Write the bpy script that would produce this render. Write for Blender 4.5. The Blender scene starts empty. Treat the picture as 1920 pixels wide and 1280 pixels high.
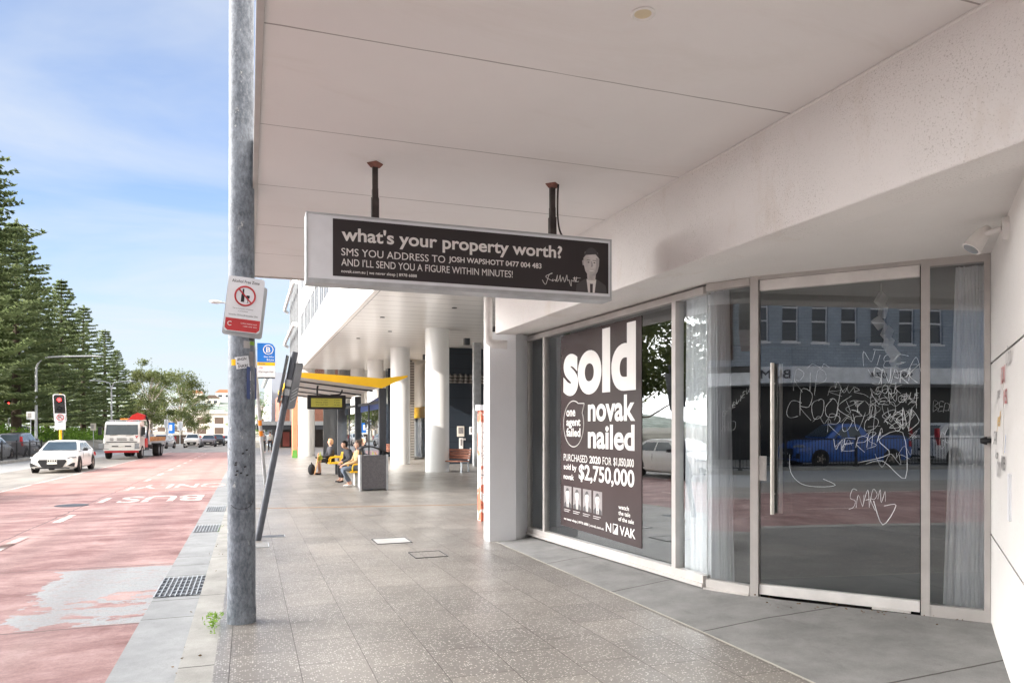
import bpy, bmesh, math, random
from math import sin, cos, pi, radians as rad, hypot, atan2, sqrt
from mathutils import Vector, Matrix, noise as mnoise
random.seed(7)
S = bpy.context.scene
COL = S.collection
# ------------------------------------------------------------------ camera, sky, sun, exposure
YAW = rad(19.6)
cam_data = bpy.data.cameras.new('camera')
cam = bpy.data.objects.new('camera', cam_data)
COL.objects.link(cam)
cam.location = (0, 0, 1.65)
cam.rotation_euler = (rad(90), 0, -YAW)
cam_data.sensor_width = 36
cam_data.lens = 1388 / 1920 * 36
cam_data.shift_y = 155 / 1920
cam_data.clip_start = 0.05
cam_data.clip_end = 6000
S.camera = cam

SUN_EL = rad(23)
SUN_XY = Vector((-0.91, -0.415)).normalized()
W = bpy.data.worlds.new('World')
S.world = W
W.use_nodes = True
wt = W.node_tree
bg = wt.nodes['Background']
bg.inputs['Strength'].default_value = 0.15
sky = wt.nodes.new('ShaderNodeTexSky')
sky.sky_type = 'NISHITA'
sky.sun_disc = False
sky.sun_elevation = SUN_EL
sky.sun_rotation = atan2(SUN_XY.x, SUN_XY.y) % (2 * pi)
sky.air_density = 1.0
sky.dust_density = 1.0
sky.ozone_density = 2.0


def world_nodes():
    L = wt.links.new
    tc = wt.nodes.new('ShaderNodeTexCoord')
    sep = wt.nodes.new('ShaderNodeSeparateXYZ'); L(tc.outputs['Generated'], sep.inputs[0])
    def math_(op, a, b=None, clamp=False):
        n = wt.nodes.new('ShaderNodeMath'); n.operation = op; n.use_clamp = clamp
        for i, v in enumerate((a, b)):
            if v is None: continue
            if isinstance(v, (int, float)): n.inputs[i].default_value = v
            else: L(v, n.inputs[i])
        return n.outputs[0]
    # thin streaky cloud: project the direction on a cloud layer overhead
    z = math_('MAXIMUM', sep.outputs[2], 0.02)
    zz = math_('ADD', z, 0.12)
    cx, cy = math_('DIVIDE', sep.outputs[0], zz), math_('DIVIDE', sep.outputs[1], zz)
    cmb = wt.nodes.new('ShaderNodeCombineXYZ'); L(cx, cmb.inputs[0]); L(math_('MULTIPLY', cy, 1.7), cmb.inputs[1])
    no = wt.nodes.new('ShaderNodeTexNoise'); L(cmb.outputs[0], no.inputs['Vector'])
    no.inputs['Scale'].default_value = 0.55; no.inputs['Detail'].default_value = 7; no.inputs['Roughness'].default_value = 0.55
    no.inputs['Distortion'].default_value = 0.4
    rp = wt.nodes.new('ShaderNodeValToRGB'); L(no.outputs['Fac'], rp.inputs[0])
    rp.color_ramp.elements[0].position = 0.42; rp.color_ramp.elements[1].position = 0.68
    # bright cloud added south and overhead to lift the shade, thin cloud ahead
    south = math_('MULTIPLY', math_('SUBTRACT', 0.45, sep.outputs[1], True), 1.3, True)
    cloud = math_('MAXIMUM', math_('MULTIPLY', rp.outputs[0], 0.85), south, True)
    # pale haze towards the horizon
    hz = math_('POWER', math_('SUBTRACT', 1.0, math_('MULTIPLY', z, 1.5), True), 2.6, True)
    skyc = wt.nodes.new('ShaderNodeMix'); skyc.data_type = 'RGBA'
    skyc.blend_type = 'MULTIPLY'; skyc.inputs[0].default_value = 1
    L(sky.outputs[0], skyc.inputs[6]); skyc.inputs[7].default_value = SKY_TINT
    m1 = wt.nodes.new('ShaderNodeMix'); m1.data_type = 'RGBA'
    L(hz, m1.inputs[0]); L(skyc.outputs[2], m1.inputs[6]); m1.inputs[7].default_value = HAZE
    m2 = wt.nodes.new('ShaderNodeMix'); m2.data_type = 'RGBA'
    L(cloud, m2.inputs[0]); L(m1.outputs[2], m2.inputs[6])
    ccol = wt.nodes.new('ShaderNodeMix'); ccol.data_type = 'RGBA'
    L(south, ccol.inputs[0]); ccol.inputs[6].default_value = CLOUD_THIN; ccol.inputs[7].default_value = CLOUD_FILL
    L(ccol.outputs[2], m2.inputs[7])
    # very bright lobe added low in the west to lift light under the awning
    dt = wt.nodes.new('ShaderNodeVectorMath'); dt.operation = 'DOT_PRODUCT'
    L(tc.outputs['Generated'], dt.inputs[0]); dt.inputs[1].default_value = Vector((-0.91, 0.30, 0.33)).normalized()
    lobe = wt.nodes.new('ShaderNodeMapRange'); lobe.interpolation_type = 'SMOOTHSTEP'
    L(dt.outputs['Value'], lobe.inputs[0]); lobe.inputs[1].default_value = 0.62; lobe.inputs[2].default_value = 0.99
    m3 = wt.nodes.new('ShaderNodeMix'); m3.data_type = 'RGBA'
    L(lobe.outputs[0], m3.inputs[0]); L(m2.outputs[2], m3.inputs[6]); m3.inputs[7].default_value = LOBE_FILL
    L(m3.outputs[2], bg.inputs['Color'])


SKY_TINT = (0.33, 0.43, 0.57, 1)
HAZE = (1.80, 1.88, 1.94, 1)
CLOUD_THIN = (1.72, 1.82, 1.93, 1)
CLOUD_FILL = (3.0, 2.9, 2.8, 1)
LOBE_FILL = (36, 34.9, 33.9, 1)
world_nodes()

sun_data = bpy.data.lights.new('sun', 'SUN')
sun_data.energy = 2.0
sun_data.angle = rad(0.6)
sun_data.color = (1.0, 0.93, 0.84)
sun = bpy.data.objects.new('sun', sun_data)
COL.objects.link(sun)
to_sun = Vector((SUN_XY.x * cos(SUN_EL), SUN_XY.y * cos(SUN_EL), sin(SUN_EL)))
sun.rotation_euler = to_sun.to_track_quat('Z', 'Y').to_euler()
sun.location = to_sun * 60

S.view_settings.view_transform = 'Standard'
S.view_settings.look = 'None'
S.view_settings.gamma = 1
S.view_settings.use_curve_mapping = False
S.view_settings.exposure = 1.76
try:
    S.cycles.use_denoising = True
    S.cycles.max_bounces = 10
    S.cycles.diffuse_bounces = 6
    S.cycles.transparent_max_bounces = 12
except Exception:
    pass


# ------------------------------------------------------------------ node helper and materials
class NT:
    def __init__(s, name, rough=0.6, metal=0.0, spec=0.4):
        s.m = bpy.data.materials.new(name); s.m.use_nodes = True
        s.t = s.m.node_tree; s.b = s.t.nodes['Principled BSDF']
        s.b.inputs['Roughness'].default_value = rough
        s.b.inputs['Metallic'].default_value = metal
        s.b.inputs['Specular IOR Level'].default_value = spec
    def L(s, a, b): s.t.links.new(a, b)
    def n(s, k): return s.t.nodes.new('ShaderNode' + k)
    def put(s, sock, v):
        if isinstance(v, (int, float)): sock.default_value = v
        elif isinstance(v, tuple): sock.default_value = v if len(v) != 3 or len(sock.default_value) == 3 else v + (1,)
        else: s.L(v, sock)
    def math(s, op, a, b=0.0, clamp=False):
        n = s.n('Math'); n.operation = op; n.use_clamp = clamp
        s.put(n.inputs[0], a); s.put(n.inputs[1], b); return n.outputs[0]
    def mix(s, f, a, b, blend='MIX'):
        n = s.n('Mix'); n.data_type = 'RGBA'; n.blend_type = blend
        s.put(n.inputs[0], f); s.put(n.inputs[6], a); s.put(n.inputs[7], b); return n.outputs[2]
    def pos(s): return s.n('NewGeometry').outputs['Position']
    def obj(s): return s.n('TexCoord').outputs['Object']
    def sep(s, v):
        n = s.n('SeparateXYZ'); s.L(v, n.inputs[0]); return n.outputs
    def comb(s, x, y, z):
        n = s.n('CombineXYZ')
        for i, v in enumerate((x, y, z)): s.put(n.inputs[i], v)
        return n.outputs[0]
    def scale(s, v, k):
        n = s.n('VectorMath'); n.operation = 'MULTIPLY'; s.L(v, n.inputs[0]); n.inputs[1].default_value = k; return n.outputs[0]
    def noise(s, v, sc, det=4, ro=0.55, dist=0.0):
        n = s.n('TexNoise'); s.L(v, n.inputs['Vector']); n.inputs['Scale'].default_value = sc
        n.inputs['Detail'].default_value = det; n.inputs['Roughness'].default_value = ro
        n.inputs['Distortion'].default_value = dist; return n.outputs['Fac']
    def voro(s, v, sc, out='Distance'):
        n = s.n('TexVoronoi'); s.L(v, n.inputs['Vector']); n.inputs['Scale'].default_value = sc; return n.outputs[out]
    def ramp(s, f, stops):
        n = s.n('ValToRGB'); s.L(f, n.inputs[0]); e = n.color_ramp.elements
        while len(e) < len(stops): e.new(0.5)
        for i, (p, c) in enumerate(stops):
            e[i].position = p; e[i].color = (c, c, c, 1) if isinstance(c, (int, float)) else tuple(c) + (1,)
        return n.outputs[0]
    def color(s, v): s.put(s.b.inputs['Base Color'], v)
    def rough(s, v): s.put(s.b.inputs['Roughness'], v)
    def bump(s, h, st=0.3, d=0.01):
        n = s.n('Bump'); s.L(h, n.inputs['Height']); n.inputs['Strength'].default_value = st
        n.inputs['Distance'].default_value = d; s.L(n.outputs[0], s.b.inputs['Normal'])


def c3(*v): return tuple(v) + (1,)


def simple(name, col, rough=0.6, metal=0.0, var=0.12, sc=3.0, bump=0.0, bsc=60, world=False, spec=0.4):
    """base colour with soft uneven wear, optional fine bump"""
    n = NT(name, rough, metal, spec)
    v = n.pos() if world else n.obj()
    f = n.noise(v, sc, 5, 0.6)
    lo = tuple(c * (1 - var) for c in col); hi = tuple(min(1, c * (1 + var)) for c in col)
    n.color(n.mix(n.ramp(f, [(0.3, 0.0), (0.7, 1.0)]), c3(*lo), c3(*hi)))
    g = n.noise(v, sc * 4, 3)
    n.rough(n.math('ADD', n.math('MULTIPLY', g, 0.2), max(0.02, rough - 0.1)))
    if bump: n.bump(n.noise(v, bsc, 3), bump, 0.01)
    return n.m


def emit(name, col, st):
    n = NT(name, 0.5)
    n.color(c3(*col)); n.b.inputs['Emission Color'].default_value = c3(*col); n.b.inputs['Emission Strength'].default_value = st
    return n.m


def glass(name, tint=(0.72, 0.82, 0.80), base=0.16, rough=0.0):
    m = bpy.data.materials.new(name); m.use_nodes = True; t = m.node_tree
    out = t.nodes['Material Output']; t.nodes.remove(t.nodes['Principled BSDF'])
    tr = t.nodes.new('ShaderNodeBsdfTransparent'); tr.inputs[0].default_value = c3(*tint)
    gl = t.nodes.new('ShaderNodeBsdfGlossy'); gl.inputs['Roughness'].default_value = rough; gl.inputs[0].default_value = (0.92, 0.97, 1.0, 1)
    fr = t.nodes.new('ShaderNodeFresnel'); fr.inputs[0].default_value = 1.5
    ad = t.nodes.new('ShaderNodeMath'); ad.operation = 'ADD'; ad.use_clamp = True; ad.inputs[1].default_value = base
    t.links.new(fr.outputs[0], ad.inputs[0])
    mx = t.nodes.new('ShaderNodeMixShader')
    gp = t.nodes.new('ShaderNodeNewGeometry'); no = t.nodes.new('ShaderNodeTexNoise'); no.inputs['Scale'].default_value = 1.7; no.inputs['Detail'].default_value = 7; no.inputs['Roughness'].default_value = 0.7
    t.links.new(gp.outputs['Position'], no.inputs['Vector'])
    a2 = t.nodes.new('ShaderNodeMath'); a2.operation = 'MULTIPLY_ADD'; t.links.new(no.outputs['Fac'], a2.inputs[0]); a2.inputs[1].default_value = base * 0.5; a2.inputs[2].default_value = base * -0.25
    a3 = t.nodes.new('ShaderNodeMath'); a3.operation = 'ADD'; a3.use_clamp = True; t.links.new(ad.outputs[0], a3.inputs[0]); t.links.new(a2.outputs[0], a3.inputs[1]); t.links.new(a3.outputs[0], mx.inputs[0])
    bp_ = t.nodes.new('ShaderNodeBump'); bp_.inputs['Strength'].default_value = 0.012; bp_.inputs['Distance'].default_value = 0.05; n2_ = t.nodes.new('ShaderNodeTexNoise'); n2_.inputs['Scale'].default_value = 1.1; n2_.inputs['Detail'].default_value = 1
    t.links.new(gp.outputs['Position'], n2_.inputs['Vector']); t.links.new(n2_.outputs['Fac'], bp_.inputs['Height']); t.links.new(bp_.outputs[0], gl.inputs['Normal'])
    t.links.new(tr.outputs[0], mx.inputs[1]); t.links.new(gl.outputs[0], mx.inputs[2])
    t.links.new(mx.outputs[0], out.inputs['Surface'])
    return m


def mat_footpath():
    n = NT('granite pavers', 0.42, 0, 0.45)
    p = n.pos(); x, y, z = n.sep(p)
    br = n.n('TexBrick'); br.offset = 0.37; br.offset_frequency = 2; br.squash = 1.0
    n.L(n.comb(n.math('ADD', y, 0.13), n.math('ADD', x, 0.12), 0.0), br.inputs['Vector'])
    br.inputs['Scale'].default_value = 1; br.inputs['Brick Width'].default_value = 0.60; br.inputs['Row Height'].default_value = 0.45
    br.inputs['Mortar Size'].default_value = 0.0035; br.inputs['Mortar Smooth'].default_value = 0.2
    br.inputs['Color1'].default_value = (0.87, 0.87, 0.87, 1); br.inputs['Color2'].default_value = (1.13, 1.12, 1.10, 1); br.inputs['Mortar'].default_value = (0.28, 0.25, 0.23, 1)
    br.inputs['Bias'].default_value = -0.15
    wear = n.ramp(n.noise(p, 0.55, 5, 0.65), [(0.3, 0.74), (0.72, 1.24)])
    base = n.mix(1.0, n.mix(1.0, c3(0.205, 0.190, 0.174), br.outputs['Color'], 'MULTIPLY'), wear, 'MULTIPLY')
    chip = n.voro(p, 62, 'Distance'); cc = n.voro(p, 62, 'Color')
    pick = n.math('GREATER_THAN', n.sep(cc)[0], 0.60)
    spot = n.math('MULTIPLY', n.math('LESS_THAN', chip, 0.36), pick)
    dk = n.math('MULTIPLY', n.math('LESS_THAN', n.voro(p, 75), 0.30), n.math('GREATER_THAN', n.sep(n.voro(p, 75, 'Color'))[1], 0.6))
    col = n.mix(n.math('MULTIPLY', dk, 0.45), base, c3(0.085, 0.07, 0.062))
    chipc = n.mix(n.sep(cc)[2], c3(0.50, 0.46, 0.41), c3(0.68, 0.66, 0.62))
    col = n.mix(n.math('MULTIPLY', spot, n.math('SUBTRACT', 0.82, n.math('MULTIPLY', br.outputs['Fac'], 0.8))), col, chipc)
    # dark chewing-gum spots and grime
    gum = n.math('MULTIPLY', n.math('LESS_THAN', n.voro(p, 2.1), 0.035), 0.45)
    col = n.mix(gum, col, c3(0.07, 0.065, 0.06))
    n.color(col)
    n.rough(n.math('ADD', n.math('MULTIPLY', n.noise(p, 1.3, 4), 0.34), 0.20))
    n.bump(n.math('ADD', n.math('MULTIPLY', br.outputs['Fac'], -1.0), n.math('MULTIPLY', n.noise(p, 90, 2), 0.15)), 0.35, 0.004)
    return n.m


def seams(n, c, lst, w, wob):
    f = None
    for k in lst:
        a = n.math('LESS_THAN', n.math('ABSOLUTE', n.math('ADD', n.math('SUBTRACT', c, k), wob)), w)
        f = a if f is None else n.math('MAXIMUM', f, a)
    return f


def mat_road(name, red):
    n = NT(name, 0.75, 0, 0.35)
    p = n.pos(); x, y, z = n.sep(p)
    fine = n.noise(p, 130, 3, 0.7)
    long_ = n.noise(n.scale(p, (0.9, 0.22, 1)), 1.6, 6, 0.62, 0.3)
    cross = n.noise(n.scale(p, (0.55, 1.0, 1)), 1.5, 10, 0.74, 0.3)
    if red:
        base = n.mix(n.ramp(cross, [(0.38, 0.0), (0.64, 1.0)]), c3(0.185, 0.085, 0.080), c3(0.42, 0.275, 0.255))
        base = n.mix(n.math('MULTIPLY', n.ramp(long_, [(0.55, 0.0), (0.8, 1.0)]), 0.45), base, c3(0.56, 0.45, 0.41))
        # paler, more orange beyond a straight joint up the street
        base = n.mix(n.math('MULTIPLY', n.math('GREATER_THAN', y, 24.3), 0.40), base, c3(0.55, 0.30, 0.25))
        # coat worn off down to the asphalt on a ragged patch near the grate
        wob = n.math('MULTIPLY', n.math('SUBTRACT', n.noise(p, 2.3, 6, 0.62), 0.5), 1.1)
        inx = n.math('GREATER_THAN', n.math('ADD', x, wob), -2.12)
        iny = n.math('MULTIPLY', n.math('GREATER_THAN', y, n.math('ADD', 7.48, n.math('MULTIPLY', n.math('ADD', x, 0.9), -0.02))), n.math('LESS_THAN', n.math('ADD', y, n.math('MULTIPLY', wob, 0.12)), 10.62))
        isl = n.ramp(n.noise(n.scale(p, (0.9, 1.3, 1)), 2.1, 5, 0.6, 0.2), [(0.53, 0.0), (0.54, 1.0)])
        isl = n.math('MULTIPLY', isl, n.math('LESS_THAN', y, 9.0))
        worn = n.math('MULTIPLY', n.math('MULTIPLY', inx, iny), n.math('SUBTRACT', 1.0, isl))
        asph = n.mix(fine, c3(0.25, 0.262, 0.27), c3(0.36, 0.37, 0.37))
        # small chips knocked out of the red coat
        chips = n.ramp(n.noise(n.scale(p, (1, 0.45, 1)), 4.5, 6, 0.7), [(0.69, 0.0), (0.72, 1.0)])
        base = n.mix(n.math('MULTIPLY', chips, 0.6), base, c3(0.52, 0.42, 0.39))
        base = n.mix(n.math('MULTIPLY', worn, n.ramp(n.noise(p, 9, 6, 0.75), [(0.28, 0.35), (0.5, 1.0)])), base, asph)
        # two darker wheel tracks and a few oil drips along the lane
        for tx in (-1.75, -3.05, -4.6, -6.0):
            tr_ = n.ramp(n.math('ABSOLUTE', n.math('SUBTRACT', n.math('ADD', x, n.math('MULTIPLY', n.noise(n.scale(p, (1, .15, 1)), 1.2, 3), 0.3)), tx + 0.15)), [(0.05, 1.0), (0.32, 0.0)])
            base = n.mix(n.math('MULTIPLY', tr_, 0.20), base, c3(0.13, 0.085, 0.08))
        oil = n.ramp(n.noise(n.scale(p, (1, .6, 1)), 3.3, 4, 0.6), [(0.70, 0.0), (0.76, 0.55)])
        base = n.mix(oil, base, c3(0.09, 0.065, 0.06))
        wob2 = n.math('MULTIPLY', n.math('SUBTRACT', n.noise(p, 2.0, 4), 0.5), 0.12)
        sm = seams(n, y, (7.45, 10.75, 24.3), 0.012, wob2)
        sm = n.math('MAXIMUM', sm, seams(n, x, (-3.72,), 0.012, wob2))
        base = n.mix(n.math('MULTIPLY', sm, 0.8), base, c3(0.05, 0.04, 0.04))
    else:
        base = n.mix(n.ramp(long_, [(0.3, 0.0), (0.7, 1.0)]), c3(0.205, 0.19, 0.172), c3(0.34, 0.315, 0.285))
        conc = n.math('LESS_THAN', x, -10.4)
        base = n.mix(n.math('MULTIPLY', conc, 0.7), base, c3(0.42, 0.43, 0.44))
        wob2 = n.math('MULTIPLY', n.math('SUBTRACT', n.noise(p, 1.3, 4), 0.5), 0.3)
        sm = seams(n, y, (29.5, 47.0, 66.0), 0.02, wob2)
        base = n.mix(n.math('MULTIPLY', sm, 0.7), base, c3(0.05, 0.05, 0.05))
    sp = n.mix(0.5, n.ramp(fine, [(0.25, 0.55), (0.75, 1.35)]), n.ramp(n.noise(p, 38, 4, 0.75), [(0.3, 0.6), (0.7, 1.3)]), 'MIX')
    base = n.mix(0.85, base, sp, 'MULTIPLY')
    n.color(base)
    n.rough(n.math('ADD', n.math('MULTIPLY', long_, 0.3), 0.5))
    n.bump(fine, 0.5, 0.008)
    return n.m


def mat_concrete(name, a, b, joints=None, rough=0.8):
    n = NT(name, rough)
    p = n.pos(); x, y, z = n.sep(p)
    f = n.noise(p, 2.2, 7, 0.68)
    col = n.mix(n.ramp(f, [(0.3, 0.0), (0.72, 1.0)]), c3(*a), c3(*b))
    st = n.ramp(n.noise(n.scale(p, (1, 0.5, 1)), 6, 5, 0.7), [(0.58, 0.0), (0.75, 1.0)])
    col = n.mix(n.math('MULTIPLY', st, 0.35), col, c3(*(k * 0.45 for k in a)))
    if joints:
        wob = n.math('MULTIPLY', n.math('SUBTRACT', n.noise(p, 3, 3), 0.5), 0.03)
        col = n.mix(n.math('MULTIPLY', seams(n, y, joints, 0.009, wob), 0.85), col, c3(0.04, 0.035, 0.03))
    n.color(n.mix(0.5, col, n.ramp(n.noise(p, 120, 2), [(0.2, 0.7), (0.8, 1.25)]), 'MULTIPLY'))
    n.bump(n.noise(p, 70, 4), 0.3, 0.005)
    return n.m


def mat_render_wall(name, col, pit=0.5, sc=95, stain=0.25):
    """rough-cast rendered wall with pitting and weather stains"""
    n = NT(name, 0.85)
    p = n.pos()
    c = n.mix(n.ramp(n.noise(p, 0.9, 6, 0.65), [(0.32, 0.0), (0.75, 1.0)]), c3(*(k * 0.93 for k in col)), c3(*col))
    s = n.ramp(n.noise(n.scale(p, (1, 1, 0.4)), 2.3, 6, 0.7), [(0.56, 0.0), (0.78, 1.0)])
    c = n.mix(n.math('MULTIPLY', s, stain), c, c3(col[0] * 0.74, col[1] * 0.67, col[2] * 0.58))
    h = n.noise(p, sc, 3, 0.6)
    pits = n.math('MULTIPLY', n.ramp(n.noise(p, sc * 0.8, 2), [(0.34, 1.0), (0.40, 0.0)]), n.ramp(n.noise(p, 1.6, 4), [(0.40, 0.15), (0.60, 1.0)]))
    c = n.mix(n.math('MULTIPLY', pits, pit), c, c3(col[0] * 0.35, col[1] * 0.32, col[2] * 0.28))
    n.color(c)
    n.bump(h, pit * 1.0, 0.014)
    return n.m


def mat_soffit():
    n = NT('painted soffit sheet', 0.7)
    p = n.pos(); x, y, z = n.sep(p)
    c = n.mix(n.ramp(n.noise(p, 0.5, 5, 0.6), [(0.3, 0.0), (0.7, 1.0)]), c3(0.75, 0.73, 0.72), c3(0.81, 0.79, 0.78))
    wob = n.math('MULTIPLY', n.math('SUBTRACT', n.noise(p, 4, 3), 0.5), 0.012)
    wid = n.math('MULTIPLY', n.noise(p, 1.1, 2), 0.011)
    f = None
    for k in (1.27, 2.59, 3.91, 5.23, 6.56, 7.88, 9.20):
        a = n.math('LESS_THAN', n.math('ABSOLUTE', n.math('ADD', n.math('SUBTRACT', y, k), wob)), wid)
        f = a if f is None else n.math('MAXIMUM', f, a)
    c = n.mix(n.math('MULTIPLY', f, 0.75), c, c3(0.20, 0.18, 0.17))
    st = n.ramp(n.noise(n.scale(p, (0.6, 1.6, 1)), 0.9, 7, 0.7, 0.6), [(0.54, 0.0), (0.74, 1.0)])
    c = n.mix(n.math('MULTIPLY', st, 0.30), c, c3(0.60, 0.55, 0.50))
    n.color(c); n.bump(n.noise(p, 45, 3), 0.06, 0.004)
    return n.m


def mat_pole():
    n = NT('weathered grey paint', 0.55, 0.0, 0.5)
    p = n.obj()
    c = n.mix(n.ramp(n.math('ADD', n.math('MULTIPLY', n.noise(n.scale(p, (14, 14, 7)), 2.2, 8, 0.75), 0.6), n.math('MULTIPLY', n.noise(p, 1.5, 4), 0.4)), [(0.40, 0.0), (0.62, 1.0)]), c3(0.075, 0.09, 0.115), c3(0.27, 0.305, 0.35))
    sc = n.ramp(n.noise(n.scale(p, (8, 8, 5)), 1.6, 8, 0.78, 1.2), [(0.58, 0.0), (0.66, 1.0)])
    x, y, z = n.sep(p)
    low = n.ramp(z, [(0.0, 1.0), (1.0, 1.0)])
    c = n.mix(n.math('MULTIPLY', sc, 0.75), c, c3(0.055, 0.06, 0.07))
    pl = n.ramp(n.noise(n.scale(p, (4, 4, 2.5)), 3.3, 6, 0.7), [(0.63, 0.0), (0.68, 1.0)])
    c = n.mix(n.math('MULTIPLY', pl, 0.6), c, c3(0.62, 0.63, 0.62))
    n.color(c); n.bump(n.noise(p, 55, 5, 0.7), 0.35, 0.006)
    return n.m


def mat_brick(name, a, b, mortar, w=0.24, h=0.09):
    n = NT(name, 0.8)
    p = n.pos(); x, y, z = n.sep(p)
    br = n.n('TexBrick'); n.L(n.comb(n.math('ADD', x, y), z, 0.0), br.inputs['Vector'])
    br.inputs['Scale'].default_value = 1; br.inputs['Brick Width'].default_value = w; br.inputs['Row Height'].default_value = h
    br.inputs['Mortar Size'].default_value = 0.008
    br.inputs['Color1'].default_value = c3(*a); br.inputs['Color2'].default_value = c3(*b); br.inputs['Mortar'].default_value = c3(*mortar)
    n.color(n.mix(0.6, br.outputs[0], n.ramp(n.noise(p, 0.7, 5), [(0.3, 0.75), (0.7, 1.2)]), 'MULTIPLY'))
    n.bump(br.outputs['Fac'], -0.4, 0.01)
    return n.m


def mat_leaf(name, a, b, c, sc=0.35):
    n = NT(name, 0.55, 0, 0.35)
    p = n.obj()
    f = n.noise(p, sc, 4, 0.6)
    g = n.n('ObjectInfo').outputs['Random']
    col = n.mix(n.ramp(f, [(0.32, 0.0), (0.68, 1.0)]), c3(*a), c3(*b))
    col = n.mix(n.ramp(n.noise(p, sc * 7, 3), [(0.5, 0.0), (0.75, 0.8)]), col, c3(*c))
    col = n.mix(n.math('MULTIPLY', g, 0.25), col, c3(*b))
    n.color(col)
    n.b.inputs['Transmission Weight'].default_value = 0.0
    # thin leaves let some light through
    t = n.t; out = t.nodes['Material Output']
    tl = n.n('BsdfTranslucent'); n.L(col, tl.inputs[0])
    mx = n.n('MixShader'); mx.inputs[0].default_value = 0.55
    n.L(n.b.outputs[0], mx.inputs[1]); n.L(tl.outputs[0], mx.inputs[2]); n.L(mx.outputs[0], out.inputs['Surface'])
    return n.m


def mat_panels(name, col, axis, step, w, dark, rough=0.5):
    """smooth cladding with regular narrow joints along one world axis"""
    n = NT(name, rough)
    p = n.pos(); a = n.sep(p)[axis]
    fr = n.math('ABSOLUTE', n.math('SUBTRACT', n.math('FRACT', n.math('DIVIDE', a, step)), 0.5))
    f = n.math('GREATER_THAN', fr, 0.5 - w / step / 2)
    c = n.mix(n.ramp(n.noise(p, 0.6, 4), [(0.3, 0.0), (0.7, 1.0)]), c3(*(k * 0.94 for k in col)), c3(*col))
    n.color(n.mix(n.math('MULTIPLY', f, dark), c, c3(*(k * 0.25 for k in col))))
    return n.m


def mat_fabric():
    n = NT('sheer white curtain cloth', 0.9)
    p = n.obj()
    n.color(n.mix(n.ramp(n.noise(n.scale(p, (6, 6, 0.4)), 3, 4), [(0.3, 0.0), (0.7, 1.0)]), c3(0.88, 0.89, 0.91), c3(0.94, 0.94, 0.95)))
    return n.m


def mat_graffiti_box():
    n = NT('orange and white scrawled paint', 0.6)
    p = n.obj()
    f = n.noise(p, 2.6, 2, 0.4, 1.6)
    c = n.mix(n.ramp(f, [(0.485, 0.0), (0.50, 1.0)]), c3(0.62, 0.16, 0.09), c3(0.75, 0.66, 0.63))
    ln = n.math('LESS_THAN', n.math('ABSOLUTE', n.math('SUBTRACT', n.noise(p, 4.2, 1, 0.4, 2.0), 0.5)), 0.010)
    n.color(n.mix(ln, c, c3(0.08, 0.05, 0.05)))
    return n.m


M = {}
M['footpath'] = mat_footpath()
M['red'] = mat_road('red bus lane coating', True)
M['road'] = mat_road('asphalt', False)
M['gutter'] = mat_concrete('gutter concrete', (0.205, 0.212, 0.215), (0.315, 0.322, 0.325), (7.55, 8.35, 9.75, 10.5, 11.2, 13.9, 15.4, 17.2, 19.3, 22, 25, 28))
M['kerb'] = mat_concrete('kerb concrete', (0.24, 0.235, 0.215), (0.38, 0.37, 0.345), (5.5, 7.9, 10.3, 12.7, 15.1, 17.5, 20, 23, 26))
M['apron'] = mat_concrete('shop apron concrete', (0.155, 0.155, 0.152), (0.265, 0.262, 0.255), (3.6, 5.05, 6.6, 8.3))
M['strip'] = simple('pale joint strip', (0.45, 0.43, 0.38), 0.7, world=True)
M['plinth'] = mat_concrete('plinth concrete', (0.15, 0.15, 0.15), (0.235, 0.235, 0.235), (7.2, 8.6, 9.6))
n_ = NT('worn white road paint', 0.65); p_ = n_.pos()
n_.color(n_.mix(n_.ramp(n_.noise(n_.scale(p_, (1.6, .8, 1)), 3.2, 7, 0.75), [(0.36, 0.0), (0.56, 0.92)]), c3(0.70, 0.69, 0.65), c3(0.42, 0.23, 0.21)))
M['line'] = n_.m
M['pole'] = mat_pole()
M['earth'] = simple('dry ground', (0.26, 0.24, 0.20), 0.9, var=0.3, sc=0.2, world=True)
M['soffit'] = mat_soffit()
M['beam'] = mat_render_wall('rough-cast cream wall', (0.80, 0.775, 0.755), 0.42, 130, 0.5)
M['wall'] = mat_render_wall('painted white wall', (0.78, 0.76, 0.74), 0.12, 60, 0.15)
M['pier'] = mat_render_wall('painted grey-white pier', (0.80, 0.81, 0.83), 0.06, 60, 0.10)
M['alu'] = simple('satin aluminium frame', (0.50, 0.475, 0.455), 0.42, 0.15, var=0.08, sc=5, bump=0.03)
M['alu_pale'] = simple('pale aluminium rail', (0.80, 0.775, 0.75), 0.4, 0.1, var=0.08, sc=5)
M['steel'] = simple('brushed steel', (0.66, 0.63, 0.58), 0.42, 0.35, var=0.1, sc=8)
M['galv'] = simple('galvanised steel', (0.48, 0.50, 0.52), 0.45, 0.4, var=0.15, sc=6)
M['dark'] = simple('dark grey metal', (0.055, 0.06, 0.07), 0.45, 0.2, var=0.2, sc=6)
M['midgrey'] = simple('charcoal painted post', (0.105, 0.115, 0.135), 0.45, 0.1, var=0.2, sc=5)
M['black'] = simple('black plastic', (0.018, 0.018, 0.02), 0.5, var=0.2)
M['rust'] = simple('rusty dark steel', (0.055, 0.045, 0.042), 0.7, 0.1, var=0.5, sc=9, bump=0.3)
M['rustbase'] = simple('rusty base plate', (0.20, 0.09, 0.07), 0.8, var=0.5, sc=12)
M['shopglass'] = glass('shop window glass', (0.94, 0.97, 0.97), 0.21)
M['clearglass'] = glass('clear shelter glass', (0.86, 0.93, 0.94), 0.04)
M['bldglass'] = simple('dark window glass', (0.035, 0.045, 0.06), 0.06, 0.0, var=0.3, sc=0.4, spec=0.8)
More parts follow.
